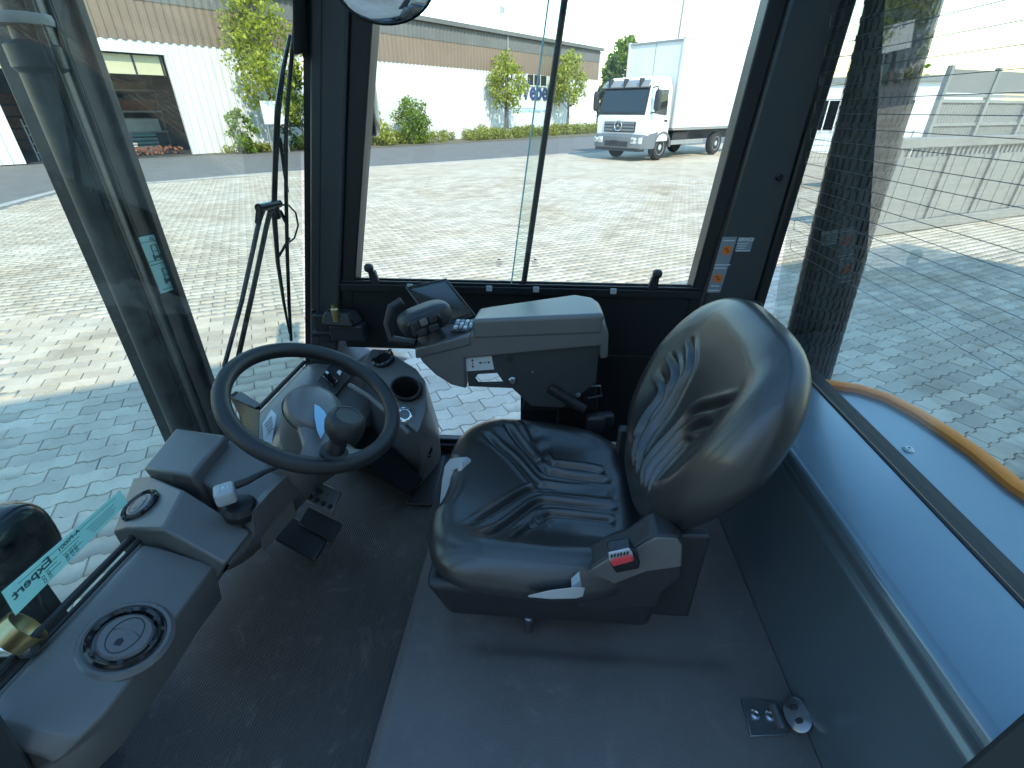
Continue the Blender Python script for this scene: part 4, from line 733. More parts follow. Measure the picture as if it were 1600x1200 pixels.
# ---- inspection sticker on the inside of the windscreen (its print shows reversed)
def onwi(px_, py_): return opl(px_, py_, (wx(1.05) + .0058, 0, 1.05), (1, 0, SL * .96))
SQ = [Vector((2, 925)), Vector((187, 766)), Vector((199, 786)), Vector((24, 962))]
def spx(u, v): a = SQ[0].lerp(SQ[1], u); b = SQ[3].lerp(SQ[2], u); return a.lerp(b, v)
stk = fob('inspection_sticker', prism([onwi(*c) for c in SQ], (.0006, 0, .0001)), 'teal_film', smooth=False)
def srect(u0, u1, v0, v1): return prism([onwi(*spx(u, v)) + Vector((.001, 0, 0)) for u, v in ((u0, v0), (u1, v0), (u1, v1), (u0, v1))], (.0003, 0, 0))
ln = [srect(.12, .95, .16, .175)]
for r0, r1, k in ((.45, .62, 3), (.68, .92, 4), (.30, .43, 3)):
    for j in range(k): ln.append(srect(r0 + .01 * j, r1 - .02 * (j % 2), .40 + .15 * j * (.8 if k > 3 else 1.), .42 + .15 * j * (.8 if k > 3 else 1.)))
for u in (.27, .315, .47, .515, .55):
    for v in (.62, .78): ln += [srect(u, u + .022, v, v + .02), srect(u, u + .022, v + .11, v + .13), srect(u, u + .003, v, v + .13), srect(u + .019, u + .022, v, v + .13)]
fob('print', join(*ln), 'teal_dark', stk, smooth=False)
c0 = onwi(*spx(.14, .42)); cu = (onwi(*spx(.40, .32)) - c0).normalized(); cv = (onwi(*spx(.14, .1)) - c0); cv = (cv - cu * cv.dot(cu)).normalized()
def stext(s, u, v, size, b=.0):
    m = Matrix((-cu, cv, Vector((1, 0, .2)).normalized())).transposed().to_4x4(); m.translation = onwi(*spx(u, v)) + Vector((.0012, 0, 0)); return text_geo(s, size, m, .0001, 'CENTER', b)
fob('lettering', join(stext('Expert', .22, .36, .025, .0006), stext('A-F0001', .545, .22, .0125, .0002)), 'teal_dark', stk, smooth=False)
# ---- interior round mirror and outside mirror
mm = frame(oy(600, -32, 1.16), Vector((.35, -.85, -.18)), (1, 0, 0))
im = fob('interior_mirror', xf(lathe([(.02, -.03), (.085, -.022), (.098, 0), (.098, .006), (.093, .008)], (0, 0, 0), (0, 0, 1), 40), mm @ Matrix.Diagonal((1.0, .72, 1, 1))), 'gloss_black')
fob('mirror_glass', xf(lathe([(.092, .0082), (.088, .010), (.05, .014), (.01, .016)], (0, 0, 0), (0, 0, 1), 40), mm @ Matrix.Diagonal((1.0, .72, 1, 1))), 'mirror', im); fob('mirror_stem', tube([tuple(mm @ Vector((0, 0, -.03))), tuple(mm @ Vector((0, .12, -.06)))], .01, 8), 'gloss_black', im)
om = oy(574, 122, 1.66); fob('outside_mirror', xf(blob((0, 0, 0), .018, .075, .155, 5), Matrix.Translation(om) @ Matrix.Rotation(R(12), 4, 'Z')), 'gloss_black')
# ---- dashboard along the windscreen
def pz(*t): return [oz(a, b, z) for a, b, z in t]
def vent(c, n, r, parent, name='air_vent'):
    v = fob(name, lathe([(r * 1.02, -.012), (r * 1.08, .003), (r * 1.0, .007), (r * .90, .004), (r * .86, -.004)], c, n, 40), 'gloss_black', parent); m = frame(c, n, (0, 1, 0))
    fob('vent_disc', xf(lathe([(r * .80, -.006), (r * .80, .001), (r * .72, .005), (r * .3, .0075), (r * .01, .008)], (0, 0, 0), (0, 0, 1), 36), m), 'grey_plastic', parent)
    # flap outline, split line, finger hole and rim notches
    pts = [m @ Vector((r * .62 * math.cos(a), r * .46 * math.sin(a), .0062 + .0012 * abs(math.sin(a)))) for a in np.linspace(0, 2 * math.pi, 32, endpoint=False)]; fob('vent_line', tube(pts, r * .012, 5, closed=True), 'black_print', parent)
    fob('vent_line', tube([m @ Vector((r * (.05 + .12 * (1 - (t / .44) ** 2)), r * t, .0072)) for t in np.linspace(-.44, .44, 10)], r * .012, 5), 'black_print', parent)
    fob('finger_hole', xf(prism([(-.38 * r, -.1 * r, .0068), (-.2 * r, -.12 * r, .0068), (-.12 * r, 0, .0068), (-.2 * r, .12 * r, .0068), (-.38 * r, .1 * r, .0068)], (0, 0, .001)), m), 'gloss_black', parent, smooth=False)
    for k in range(6): a = k * math.pi / 3 + .5; fob('grip_notch', xf(blob((r * .93 * math.cos(a), r * .93 * math.sin(a), .003), r * .10, r * .10, .004), m), 'black_plastic', parent)
rA_ = []
for y, b in ((.290, .085), (.297, .065), (.312, .042), (.35, .022), (.40, .02), (.47, .02), (.55, .022), (.625, .02)):
    s = .02 * max(0, (.31 - y) / .03)
    rA_.append([(-.805, y + .03 * (b > .05), 1.012 - s), (-.795, y + .028 * (b > .05), 1.040 - s), (-.775, y, 1.050 - s), (-.745, y, 1.045 - s), (-.66 - b * .3, y, 1.012 - s), (-.637 - b * .5, y, .998 - s), (-.628 - b, y, .975 - s), (-.64 - b, y, .90), (-.70 - b * .7, y, .84), (-.80, y + .03 * (b > .05), .84)])
dashA = fob('dash_duct', loft(rA_), 'grey_plastic', bevel=.004, ang=50)
vn = Vector((.34, 0, .94)).normalized(); vc = opl(196, 996, (-.70, 0, 1.0275), vn); vent(vc + vn * .002, vn, .050, dashA)
fob('vent_cowl', lathe([(.054, -.012), (.058, .002), (.063, .003), (.070, -.004)], vc, vn, 44), 'grey_plastic', dashA)
b_in = pz((352, 884, 1.0), (392, 832, 1.0))
nr = pz((176, 832, 1.05), (196, 826, 1.07), (254, 827, 1.088), (352, 882, 1.012)); fr_ = pz((208, 745, 1.06), (236, 742, 1.083), (286, 765, 1.10), (393, 830, 1.022))
secB = fob('dash_pod', loft([nr + [nr[3] + Vector((-.07, 0, -.10)), nr[0] + Vector((.0, 0, -.2))], fr_ + [fr_[3] + Vector((-.07, 0, -.10)), fr_[0] + Vector((0, 0, -.2))]]), 'grey_plastic', bevel=.006, seg=3)
e1 = (nr[2] - nr[0]); e2 = (fr_[1] - nr[1]); n2 = e1.cross(e2).normalized(); n2 = n2 if n2.z > 0 else -n2; c2 = opl(221, 791, (nr[1] + fr_[1]) / 2 * .5 + (nr[2] + fr_[2]) / 2 * .5, n2); vent(c2 + n2 * .003, n2, .036, secB)
tC = pz((222, 732, 1.105), (275, 667, 1.125), (354, 679, 1.125), (298, 743, 1.115)); bC = [t + Vector((dx_, dy_, -.13)) for t, dx_, dy_ in zip(tC, (.01, 0, .0, .015), (.02, 0, 0, .01))]
fob('dash_cowl', hexa(bC, tC), 'grey_plastic', bevel=.008, seg=3)
tD = pz((303, 745, 1.085), (360, 684, 1.095), (448, 742, 1.085), (392, 800, 1.06)); fob('dash_recess_panel', hexa([t + Vector((0, 0, -.12)) for t in tD], tD), 'grey_plastic', bevel=.005)
U_ = pz((356, 880, 1.004), (394, 832, 1.015), (394, 802, 1.063), (420, 771, 1.075), (449, 743, 1.086), (500, 716, 1.07), (566, 722, 1.01))
L_ = pz((352, 893, .965), (372, 884, .955), (393, 870, .950), (425, 838, .948), (456, 808, .950), (490, 766, .965), (520, 736, .975))
M_ = [u.lerp(l, .55) + Vector((.012, -.004, .012)) for u, l in zip(U_, L_)]
K_ = [Vector((l.x - .10, l.y - .02, l.z - .03)) for l in L_]; K2_ = [Vector((-.82, l.y - .02, .74)) for l in L_]
fob('knee_panel', loft([K2_, K_, L_, M_, U_, [u + Vector((-.03, .01, -.004)) for u in U_]], cap=False, closed=False), 'grey_plastic', ang=70)
fob('knee_seam', tube(pz((440, 752, 1.062), (438, 775, 1.03), (420, 800, 1.005), (408, 822, .985)), .0012, 5), 'black_print')
# dash top behind the wheel, along the windscreen
rT = []
for y, zz_ in ((.93, 0), (.96, .0), (1.05, .0), (1.2, .0), (1.35, .0), (1.415, -.004)):
    xi = -.56 - .13 * max(0, min(1, (1.12 - y) / .16)); rT.append([(-.812, y, .98), (-.81, y, 1.035 + zz_), (-.795, y, 1.052 + zz_), (-.765, y, 1.058 + zz_), (-.70, y, 1.052 + zz_), (xi, y, .985 + zz_), (xi + .015, y, .96), (xi, y, .89), (-.80, y, .89)])
dt = fob('dash_top', loft(rT), 'grey_plastic', bevel=.004, ang=50)
fob('glare_strip', box(-.818, -.803, .28, 1.42, 1.0, 1.030), 'silver_plastic', dt)
fob('dash_wedge', hexa(pz((500, 560, 1.02), (578, 600, 1.02), (640, 560, 1.02), (560, 520, 1.02)), pz((490, 552, 1.075), (548, 575, 1.06), (580, 548, 1.085), (538, 524, 1.09))), 'grey_plastic', dt, bevel=.006)
sw = fob('switch_block', hexa(pz((498, 602, 1.02), (525, 622, 1.02), (545, 590, 1.02), (522, 570, 1.02)), pz((492, 596, 1.055), (524, 618, 1.045), (548, 588, 1.05), (518, 566, 1.06))), 'black_plastic', bevel=.004)
fob('rocker', hexa(pz((505, 590, 1.05), (522, 606, 1.045), (528, 598, 1.045), (511, 582, 1.05)), pz((503, 587, 1.066), (520, 603, 1.061), (528, 594, 1.058), (511, 579, 1.063))), 'gloss_black', sw, bevel=.003)
fob('rocker_icon', prism(pz((508, 582, 1.0705), (512, 585, 1.0705), (514, 582, 1.0705), (510, 579, 1.0705)), (0, 0, .0005)), 'white_print', sw, smooth=False); fob('rocker_icon', prism(pz((526, 582, 1.062), (531, 587, 1.062), (534, 581, 1.062), (530, 578, 1.062)), (0, 0, .0008)), 'white_print', sw, smooth=False)
# dark instrument niche between column and right pod
nch = pz((548, 600, 1.045), (600, 640, 1.035), (655, 690, 1.02), (632, 716, 1.0), (545, 660, 1.02)); fob('instrument_niche', loft([pz((575, 690, .701), (615, 712, .701), (652, 760, .701), (640, 772, .701), (540, 722, .701)), [p + Vector((0, 0, -.13)) for p in nch]]), 'matte_black', bevel=.004)
fob('niche_rim', tube(pz((546, 602, 1.05), (575, 618, 1.048), (612, 650, 1.04), (640, 678, 1.03)), .008, 8), 'grey_plastic')
# right pod with knob, cup holder, power socket
T = pz((583, 541, 1.115), (604, 545, 1.112), (650, 575, 1.105), (664, 594, 1.10), (668, 640, 1.06), (652, 676, 1.03), (634, 662, 1.035), (592, 602, 1.075), (568, 566, 1.095))
Bt = pz((640, 640, ZF), (660, 645, ZF), (690, 668, ZF), (696, 690, ZF), (686, 725, ZF), (648, 770, ZF), (600, 752, ZF), (560, 722, ZF), (560, 690, ZF)); Bt = [Vector((p.x, min(p.y, 1.40), .7005)) for p in Bt]
Mi = [t.lerp(b, .5) + Vector((.015, -.005, 0)) for t, b in zip(T, Bt)]
cupc = oz(636, 607, 1.098)
T2 = [Vector((p.x, min(p.y, 1.415), p.z)) for p in T]
pod = fob('right_pod', loft([Bt, [Vector((p.x, min(p.y, 1.41), p.z)) for p in Mi], T2]), 'grey_plastic')
def on_pod(px_, py_): 
    n_ = (T2[3] - T2[0]).cross(T2[7] - T2[0]); return opl(px_, py_, T2[0], n_), (n_ if n_.z > 0 else -n_).normalized()
c_, pn_ = on_pod(634, 606); pm = frame(c_, pn_, (1, -1, 0)) @ Matrix.Diagonal((1.18, .82, 1, 1))
fob('cup_holder', xf(lathe([(.045, -.002), (.051, .001), (.049, .005), (.0445, .004), (.0435, -.004), (.045, -.002)], (0, 0, 0), (0, 0, 1), 36, cap=False), pm), 'black_plastic', pod); cut = obj('cutter', xf(lathe([(.0435, -.085), (.0435, .03)], (0, 0, 0), (0, 0, 1), 36), pm), 'black_plastic')
md = pod.modifiers.new('cup', 'BOOLEAN'); md.operation = 'DIFFERENCE'; md.object = cut; md.solver = 'EXACT'
md = pod.modifiers.new('bevel', 'BEVEL'); md.width = .006; md.segments = 3; md.limit_method = 'ANGLE'; md.angle_limit = R(30)
dg = bpy.context.evaluated_depsgraph_get(); me2 = bpy.data.meshes.new_from_object(pod.evaluated_get(dg)); pod.modifiers.clear(); pod.data = me2; me2.shade_smooth(); me2.set_sharp_from_angle(angle=R(35)); bpy.data.objects.remove(cut)
fob('cup_liner', xf(lathe([(.040, -.082), (.0428, -.082), (.0432, .002), (.0425, .002), (.0418, -.080)], (0, 0, 0), (0, 0, 1), 36), pm), 'black_plastic', pod)
c_, pn_ = on_pod(600, 563); kd = fob('round_gauge', lathe([(.034, -.004), (.036, .012), (.031, .016), (.025, .010), (.005, .009)], c_, pn_, 30), 'gloss_black', pod)
for k in range(6): a = k * 1.047; q = frame(c_, pn_); fob('gauge_grip', xf(blob((.0335 * math.cos(a), .0335 * math.sin(a), .012), .006, .006, .006), q), 'black_plastic', pod)
c_ = oz(632, 648, 1.055); nn_ = Vector((.35, -.55, .75)).normalized(); sk = fob('power_socket', lathe([(.022, -.02), (.022, .002), (.019, .004), (.0145, .004), (.013, -.008), (.002, -.008)], c_, nn_, 26), 'chrome', pod); fob('socket_plate', lathe([(.03, -.024), (.03, -.002), (.027, 0), (.0225, 0)], c_, nn_, 26), 'grey_plastic', pod)
c_ = oz(668, 697, .9); ln_ = (Vector((.8, -.55, .2))).normalized(); fob('side_latch', xf(lathe([(.03, -.02), (.03, .0), (.024, .004), (.022, .002), (.01, .003)], (0, 0, 0), (0, 0, 1), 24), frame(c_, ln_, (0, 0, 1)) @ Matrix.Diagonal((1.35, .6, 1, 1))), 'gloss_black', pod)
# ---- steering wheel, column, stalk
sn = Vector((math.sin(.476) * math.cos(-.155), math.sin(.476) * math.sin(-.155), math.cos(.476))); sc = Vector((-.488, .856, 1.252)); SM = frame(sc, sn, (1, 0, 0)); RR, RT = .1735, .0172
def sp(x, y, z): return SM @ Vector((x, y, z))
sw_ = fob('steering_wheel', tube([sp(RR * math.cos(a), RR * math.sin(a), 0) for a in np.linspace(0, 2 * math.pi, 72, endpoint=False)], RT, 16, closed=True), 'wheel_rubber')
kc = opl(522, 707, sp(0, 0, RT * .6), sn); kx = SM.inverted() @ kc; ka = math.atan2(kx.y, kx.x)
HM = SM @ Matrix.Translation((.004, -.004, 0)) @ Matrix.Rotation(ka, 4, 'Z') @ Matrix.Diagonal((1.12, 1.0, 1, 1))
hub = fob('hub_pad', xf(lathe([(.046, -.150), (.052, -.10), (.058, -.045), (.0605, -.018), (.058, -.004), (.051, .004), (.036, .008), (.018, .0105), (.002, .011)], (0, 0, 0), (0, 0, 1), 48), HM), 'grey_plastic', sw_)
SR = SM @ Matrix.Rotation(ka, 4, 'Z'); rings = []
for x, wd_, z, th in ((.035, .044, -.022, .022), (.07, .040, -.026, .017), (.10, .042, -.022, .013), (.13, .055, -.013, .011), (.152, .080, -.005, .010), (.170, .100, .0, .008)):
    rings.append([SR @ Vector((x - (.10 * a * a * wd_ if x > .14 else 0), wd_ * a, z + th * b)) for a, b in ((-1, -.3), (-.7, -1), (.7, -1), (1, -.3), (1, .4), (.7, 1), (-.7, 1), (-1, .4))])
fob('spoke', loft(rings), 'grey_plastic', sw_, ang=60)
fob('column', lathe([(.06, -.30), (.062, -.20), (.056, -.12), (.04, -.10)], sc, sn, 28), 'grey_plastic', sw_)
fob('pad_seam', xf(tube([(.0615 * math.cos(a), .0615 * math.sin(a), -.022) for a in np.linspace(0, 2 * math.pi, 48, endpoint=False)], .0012, 5, closed=True), HM), 'black_print', sw_)
fob('badge', prism([opl(a, b, sp(0, 0, .0105), sn) for a, b in ((491, 632), (499, 636), (507, 644), (512, 655), (510, 669), (501, 686), (495, 672), (491, 652))], sn * .002), 'blue_badge', sw_, smooth=False)
knob = fob('spinner_knob', lathe([(.027, -.012), (.027, .004), (.019, .008), (.0175, .036), (.024, .046), (.034, .060), (.0375, .076), (.034, .092), (.026, .100), (.0235, .1005), (.022, .099), (.004, .0985)], kc, (sn + Vector((-.02, .08, 0))).normalized(), 40), 'wheel_rubber', sw_)
stl = fob('column_stalk', tube(pz((436, 728, 1.12), (412, 738, 1.12), (385, 752, 1.118), (368, 758, 1.116)), [.005, .006, .008, .009], 12), 'black_plastic')
kc = oz(352, 772, 1.112); fob('stalk_grip', xf(blob((0, 0, 0), .020, .022, .017, 5), Matrix.Translation(kc) @ Matrix.Rotation(R(35), 4, 'Z')), 'silver_plastic', stl); fob('stalk_icon', xf(join(box(-.009, .009, -.010, -.0085, .0172, .0178), box(-.009, .009, .0085, .010, .0172, .0178), box(-.009, -.0075, -.01, .01, .0172, .0178), box(.0075, .009, -.01, .01, .0172, .0178), box(-.003, .003, -.004, .004, .0172, .0178)), Matrix.Translation(kc) @ Matrix.Rotation(R(35), 4, 'Z')), 'white_print', stl, smooth=False)
fob('stalk_boot', lathe([(.034, -.03), (.034, -.012), (.026, -.002), (.010, .002)], oz(374, 786, 1.080), (.2, -.1, 1), 24), 'frame_black', stl)
br = fob('phone_bracket', prism(pz((364, 622, 1.165), (376, 613, 1.17), (407, 633, 1.165), (405, 690, 1.10), (384, 688, 1.09), (380, 652, 1.13)), (-.022, .016, -.004)), 'frame_black', bevel=.003)
fob('bracket_head', hexa(pz((362, 623, 1.16), (398, 640, 1.155), (409, 634, 1.155), (377, 613, 1.16)), pz((362, 621, 1.172), (398, 638, 1.167), (409, 632, 1.167), (377, 611, 1.172))), 'gloss_black', br, bevel=.002)
dc = fob('data_card', prism(pz((410, 662, 1.075), (424, 640, 1.08), (432, 648, 1.08), (424, 694, 1.065), (412, 688, 1.07)), (0, 0, -.002)), 'white_print', smooth=False)
fob('card_print', join(*[prism(pz((413 + 2 * k, 664 + 6 * k * .6, 1.0775), (424 + k, 650 + 6 * k, 1.0805), (425 + k, 652 + 6 * k, 1.0805), (413.5 + 2 * k, 666 + 6 * k * .6, 1.0775)), (0, 0, .0006)) for k in range(4)]), 'grey_print', dc, smooth=False)
# chrome clamp and brass ring at the lower left of the windscreen
cl_ = fob('door_stay', tube([oz(-40, 1030, 1.06), oz(0, 1012, 1.06), oz(38, 1012, 1.058)], [.016, .015, .013], 16), 'chrome'); rc = oz(30, 990, 1.075); fob('stay_ring', lathe([(.032, -.014), (.0345, -.014), (.0345, .014), (.032, .014), (.032, -.014)], rc, (.5, .75, .35), 36, cap=False), 'brass', cl_); fob('stay_cap', lathe([(.012, -.008), (.014, .004), (.008, .01)], oz(45, 1014, 1.057), (.8, .1, .1), 16), 'dark_steel', cl_)
# ---- pedals
pd = fob('brake_pedal', hexa(pz((476, 782, .79), (520, 806, .76), (535, 770, .78), (494, 752, .80)), pz((474, 780, .80), (519, 804, .77), (534, 768, .79), (493, 750, .81))), 'grey_plastic', bevel=.004)
for i in range(4):
    for j in range(2): q = oz(484 + 10.5 * i + 6 * j, 776 + 5.2 * i - 13 * j, .803 - .008 * i + .002 * j); fob('pedal_hole_disc', lathe([(.0075, -.004), (.0075, .003), (.006, .004)], q, (-.1, 0, 1), 12), 'black_print', pd)  # black discs on the plate; the darkness of its holes is put into their colour
fob('pedal_arm', tube([oz(500, 775, .79), oz(470, 740, .84)], .012, 8), 'black_plastic', pd)
p2_ = fob('accelerator_pedal', hexa(pz((430, 845, .735), (492, 880, .712), (515, 842, .722), (452, 806, .745)), pz((429, 842, .75), (490, 876, .722), (514, 838, .732), (451, 803, .76))), 'black_plastic', bevel=.004); fob('pedal_plate', hexa(pz((466, 820, .748), (520, 850, .728), (536, 820, .735), (482, 792, .757)), pz((465, 818, .757), (519, 848, .735), (535, 818, .743), (481, 790, .766))), 'wheel_rubber', p2_, bevel=.003)
# ================================================================== seat
def polyd(U, Vv, poly):
    """distance of grid points to a polyline and position along it (0..1)"""
    best = np.full(U.shape, 9.); pos = np.zeros(U.shape); L = [0.]
    for a, b in zip(poly[:-1], poly[1:]): L.append(L[-1] + math.hypot(b[0] - a[0], b[1] - a[1]))
    for i, (a, b) in enumerate(zip(poly[:-1], poly[1:])):
        dx_, dy_ = b[0] - a[0], b[1] - a[1]; l2 = dx_ * dx_ + dy_ * dy_ + 1e-12; t = np.clip(((U - a[0]) * dx_ + (Vv - a[1]) * dy_) / l2, 0, 1); d = np.hypot(U - a[0] - t * dx_, Vv - a[1] - t * dy_); m = d < best; best[m] = d[m]; pos[m] = ((L[i] + t * math.sqrt(l2)) / L[-1])[m]
    return best, pos
def curve(pts, n=24):
    """smooth a polyline (Catmull-Rom)"""
    P = [np.array(p, float) for p in pts]; P = [2 * P[0] - P[1]] + P + [2 * P[-1] - P[-2]]; out = []
    for i in range(1, len(P) - 2):
        for t in np.linspace(0, 1, n, endpoint=False): out.append(.5 * (2 * P[i] + (P[i + 1] - P[i - 1]) * t + (2 * P[i - 1] - 5 * P[i] + 4 * P[i + 1] - P[i + 2]) * t * t + (3 * P[i] - P[i - 1] - 3 * P[i + 1] + P[i + 2]) * t ** 3))
    return [tuple(q) for q in out] + [tuple(P[-2])]
def pad(o, U, V_, N, outl, hfun, roll, edge, depth, na=360, nr_=100):
    ou = np.array([outl(a) for a in np.linspace(0, 2 * math.pi, na, endpoint=False)]); rho = np.linspace(0.004, 1, nr_)
    u = rho[:, None] * ou[None, :, 0]; v = rho[:, None] * ou[None, :, 1]; hh = hfun(u, v); e = np.clip((rho - (1 - edge)) / edge, 0, 1)[:, None]; hh = hh * (1 - e * .6) - roll * (1 - np.sqrt(np.maximum(0, 1 - e * e)))
    ex_u, ex_v, ex_h = [], [], []
    for k, (f, s) in enumerate(((.3, 1.0), (.6, .992), (.85, .975), (1., .93), (1.02, .5), (1.02, .01))): ex_u.append(ou[:, 0] * s); ex_v.append(ou[:, 1] * s); ex_h.append(-roll - depth * f + hh[-1] * 0 + (hh[-1] + roll) * max(0, 1 - f))
    u = np.vstack([u, ex_u]); v = np.vstack([v, ex_v]); hh = np.vstack([hh, ex_h]); o = np.array(o); P = o + u[..., None] * np.array(U) + v[..., None] * np.array(V_) + hh[..., None] * np.array(N)
    return P
def pad_geo(P):
    n, m = P.shape[:2]; idx = np.arange(n * m).reshape(n, m); a = idx[:-1]; b = np.roll(idx, -1, 1)[:-1]; c = np.roll(idx, -1, 1)[1:]; d = idx[1:]; f = np.stack([a, b, c, d], -1).reshape(-1, 4); return [tuple(p) for p in P.reshape(-1, 3)], [tuple(int(i) for i in q) for q in f] + [tuple(int(i) for i in reversed(idx[0]))]
sgp = lambda v, p: math.copysign(abs(v) ** p, v)
SC = Vector((.005, CY + .012, 1.04)); tl = R(4); SU = Vector((math.cos(tl), 0, -math.sin(tl))); SV = Vector((0, 1, 0)); SN = Vector((math.sin(tl), 0, math.cos(tl)))
def cush(a):
    u = .236 * sgp(math.cos(a), 2 / 4.2); v = .272 * sgp(math.sin(a), 2 / 3.8); v *= 1 - .10 * max(0, u / .23) ** 1.5
    if u < -.2 and abs(v) < .1: u += .02 * (1 - (v / .1) ** 2)
    return u, v
def uv_c(px_, py_): p = opl(px_, py_, SC - SN * .004, SN) - SC; return (p.dot(SU), p.dot(SV))
cg = [curve([uv_c(*p) for p in q], 12) for q in (((728, 826), (778, 796), (822, 766), (850, 762), (905, 768), (966, 776)), ((757, 848), (800, 815), (838, 785), (862, 781), (910, 787), (966, 794)), ((796, 856), (828, 826), (852, 806), (872, 803), (915, 808), (962, 815)),
      ((752, 678), (800, 716), (836, 752), (860, 757), (910, 763), (962, 768)), ((782, 668), (822, 704), (850, 733), (872, 739), (915, 746), (955, 752)), ((812, 664), (838, 694), (858, 722), (880, 726), (915, 731), (945, 738)))]
def hc(u, v):
    s = np.clip((np.abs(v) - .13) / .11, 0, 1); s = s * s * (3 - 2 * s); h_ = .030 * s * np.clip(1.05 - np.maximum(0, -u - .1) * 5, .2, 1); h_ = h_ + .018 * np.clip((-u - .12) / .1, 0, 1) ** 2 * 0 + .012 * (np.clip((u - .14) / .08, 0, 1)) ** 2
    h_ = h_ - .010 * np.exp(-((u - .05) / .14) ** 2 - (v / .13) ** 2)
    for q in cg:
        d, t = polyd(u, v, q); tp = np.clip(np.minimum(t / .12, (1 - t) / .05), 0, 1); h_ = h_ - tp * (.0105 * np.exp(-(d / .0062) ** 2)) + tp * .0035 * np.exp(-((d - .014) / .006) ** 2)
    return h_
seat = fob('seat', join(box(-.15, .26, .775, .98, .7255, .83), hexa([(-.19, .665, .83), (.25, .665, .83), (.25, 1.06, .83), (-.19, 1.06, .83)], [(-.225, .632, .97), (.25, .632, .95), (.25, 1.088, .95), (-.225, 1.088, .97)])), 'black_plastic', bevel=.02, seg=3)
fob('cushion', pad_geo(pad(SC, SU, SV, SN, cush, hc, .042, .26, .026)), 'vinyl', seat, ang=80)
BO = Vector((.280, CY, 1.272)); ph_ = R(24); BT = Vector((math.sin(ph_), 0, math.cos(ph_))); BN = Vector((-math.cos(ph_), 0, math.sin(ph_)))
def bout(a):
    t = .238 * sgp(math.sin(a), 2 / 3.3); v = .252 * sgp(math.cos(a), 2 / 3.2); f = (t + .238) / .476; v *= 1 - .10 * max(0, f - .6) ** 1.3 / .30 - .36 * max(0, .62 - f) ** 1.5 / .488; return t, v
def uv_b(px_, py_): p = opl(px_, py_, BO, BN) - BO; return (p.dot(BT), p.dot(SV))
bg_ = [curve([uv_b(*p) for p in q], 12) for q in (((1079, 526), (1077, 570), (1052, 618), (1020, 680), (1002, 745)), ((1053, 553), (1054, 590), (1034, 630), (1008, 680), (996, 730)), ((1033, 583), (1036, 610), (1018, 648), (1000, 690)),
      ((1156, 622), (1118, 632), (1080, 640), (1058, 662), (1026, 716), (1012, 765)), ((1118, 660), (1084, 666), (1062, 682), (1034, 728), (1018, 770)), ((1082, 684), (1066, 692), (1044, 728), (1024, 774)))]
def hb(t, v):
    s = np.clip((np.abs(v) - .115) / .10, 0, 1); s = s * s * (3 - 2 * s); f = np.clip((t + .228) / .456, 0, 1); h_ = .042 * s * np.clip(1.25 - f * .8, .25, 1) - .012 * np.exp(-((t + .03) / .13) ** 2 - (v / .1) ** 2) + .018 * np.exp(-((t + .12) / .07) ** 2) * (1 - s)
    for q in bg_:
        d, p = polyd(t, v, q); tp = np.clip(np.minimum(p / .15, (1 - p) / .1), 0, 1); h_ = h_ - tp * .011 * np.exp(-(d / .0068) ** 2) + tp * .004 * np.exp(-((d - .015) / .007) ** 2)
    return h_
fob('backrest', pad_geo(pad(BO, BT, SV, BN, bout, hb, .046, .28, .026)), 'vinyl', seat, ang=80)
fob('back_shell', xf(blob((0, 0, 0), .18, .185, .03, 3.), frame(BO - BN * .075 - BT * .01, BN, BT)), 'black_plastic', seat)
fob('recline_bracket', box(.20, .33, .675, .70, .86, 1.10), 'black_plastic', seat, bevel=.006); fob('recline_bracket', box(.20, .33, 1.02, 1.045, .86, 1.10), 'black_plastic', seat, bevel=.006)
# near side plate with buckle, levers
ysd = .632
plate = [(890, 925), (905, 905), (925, 888), (952, 872), (985, 862), (1010, 845), (1022, 837), (1060, 838), (1070, 852), (1068, 905), (1040, 925), (1030, 950), (960, 956), (895, 946)]
fob('side_plate', prism([oy(a, b, ysd) for a, b in plate], (0, .06, 0)), 'black_plastic', seat, bevel=.01, seg=3); fob('side_trim', prism([oy(a, b, ysd - .004) for a, b in ((905, 908), (925, 890), (952, 874), (985, 864), (1010, 848), (1024, 841), (1058, 842), (1066, 853), (1065, 885), (1010, 893), (960, 912), (925, 940))], (0, .0035, 0)), 'grey_plastic', seat, bevel=.002)
bk = fob('belt_buckle', prism([oy(a, b, ysd - .03) for a, b in ((950, 863), (986, 857), (1001, 880), (999, 889), (962, 896), (955, 885))], (0, .026, 0)), 'gloss_black', seat, bevel=.003)
fob('buckle_frame', prism([oy(a, b, ysd - .034) for a, b in ((951, 865), (983, 858), (988, 864), (990, 876), (957, 884), (952, 874))], (0, .004, 0)), 'silver_plastic', seat, bevel=.001); fob('release_button', prism([oy(a, b, ysd - .037) for a, b in ((954, 876), (988, 868), (990, 877), (957, 886))], (0, .0045, 0)), 'red_plastic', seat, bevel=.002)
for k in range(6): fob('buckle_tooth', prism([oy(a, b, ysd - .036) for a, b in ((955 + 5 * k, 868 - k), (957.5 + 5 * k, 867.5 - k), (956.5 + 5 * k, 872 - k), (954 + 5 * k, 872.5 - k))], (0, .002, 0)), 'black_print', seat, smooth=False)
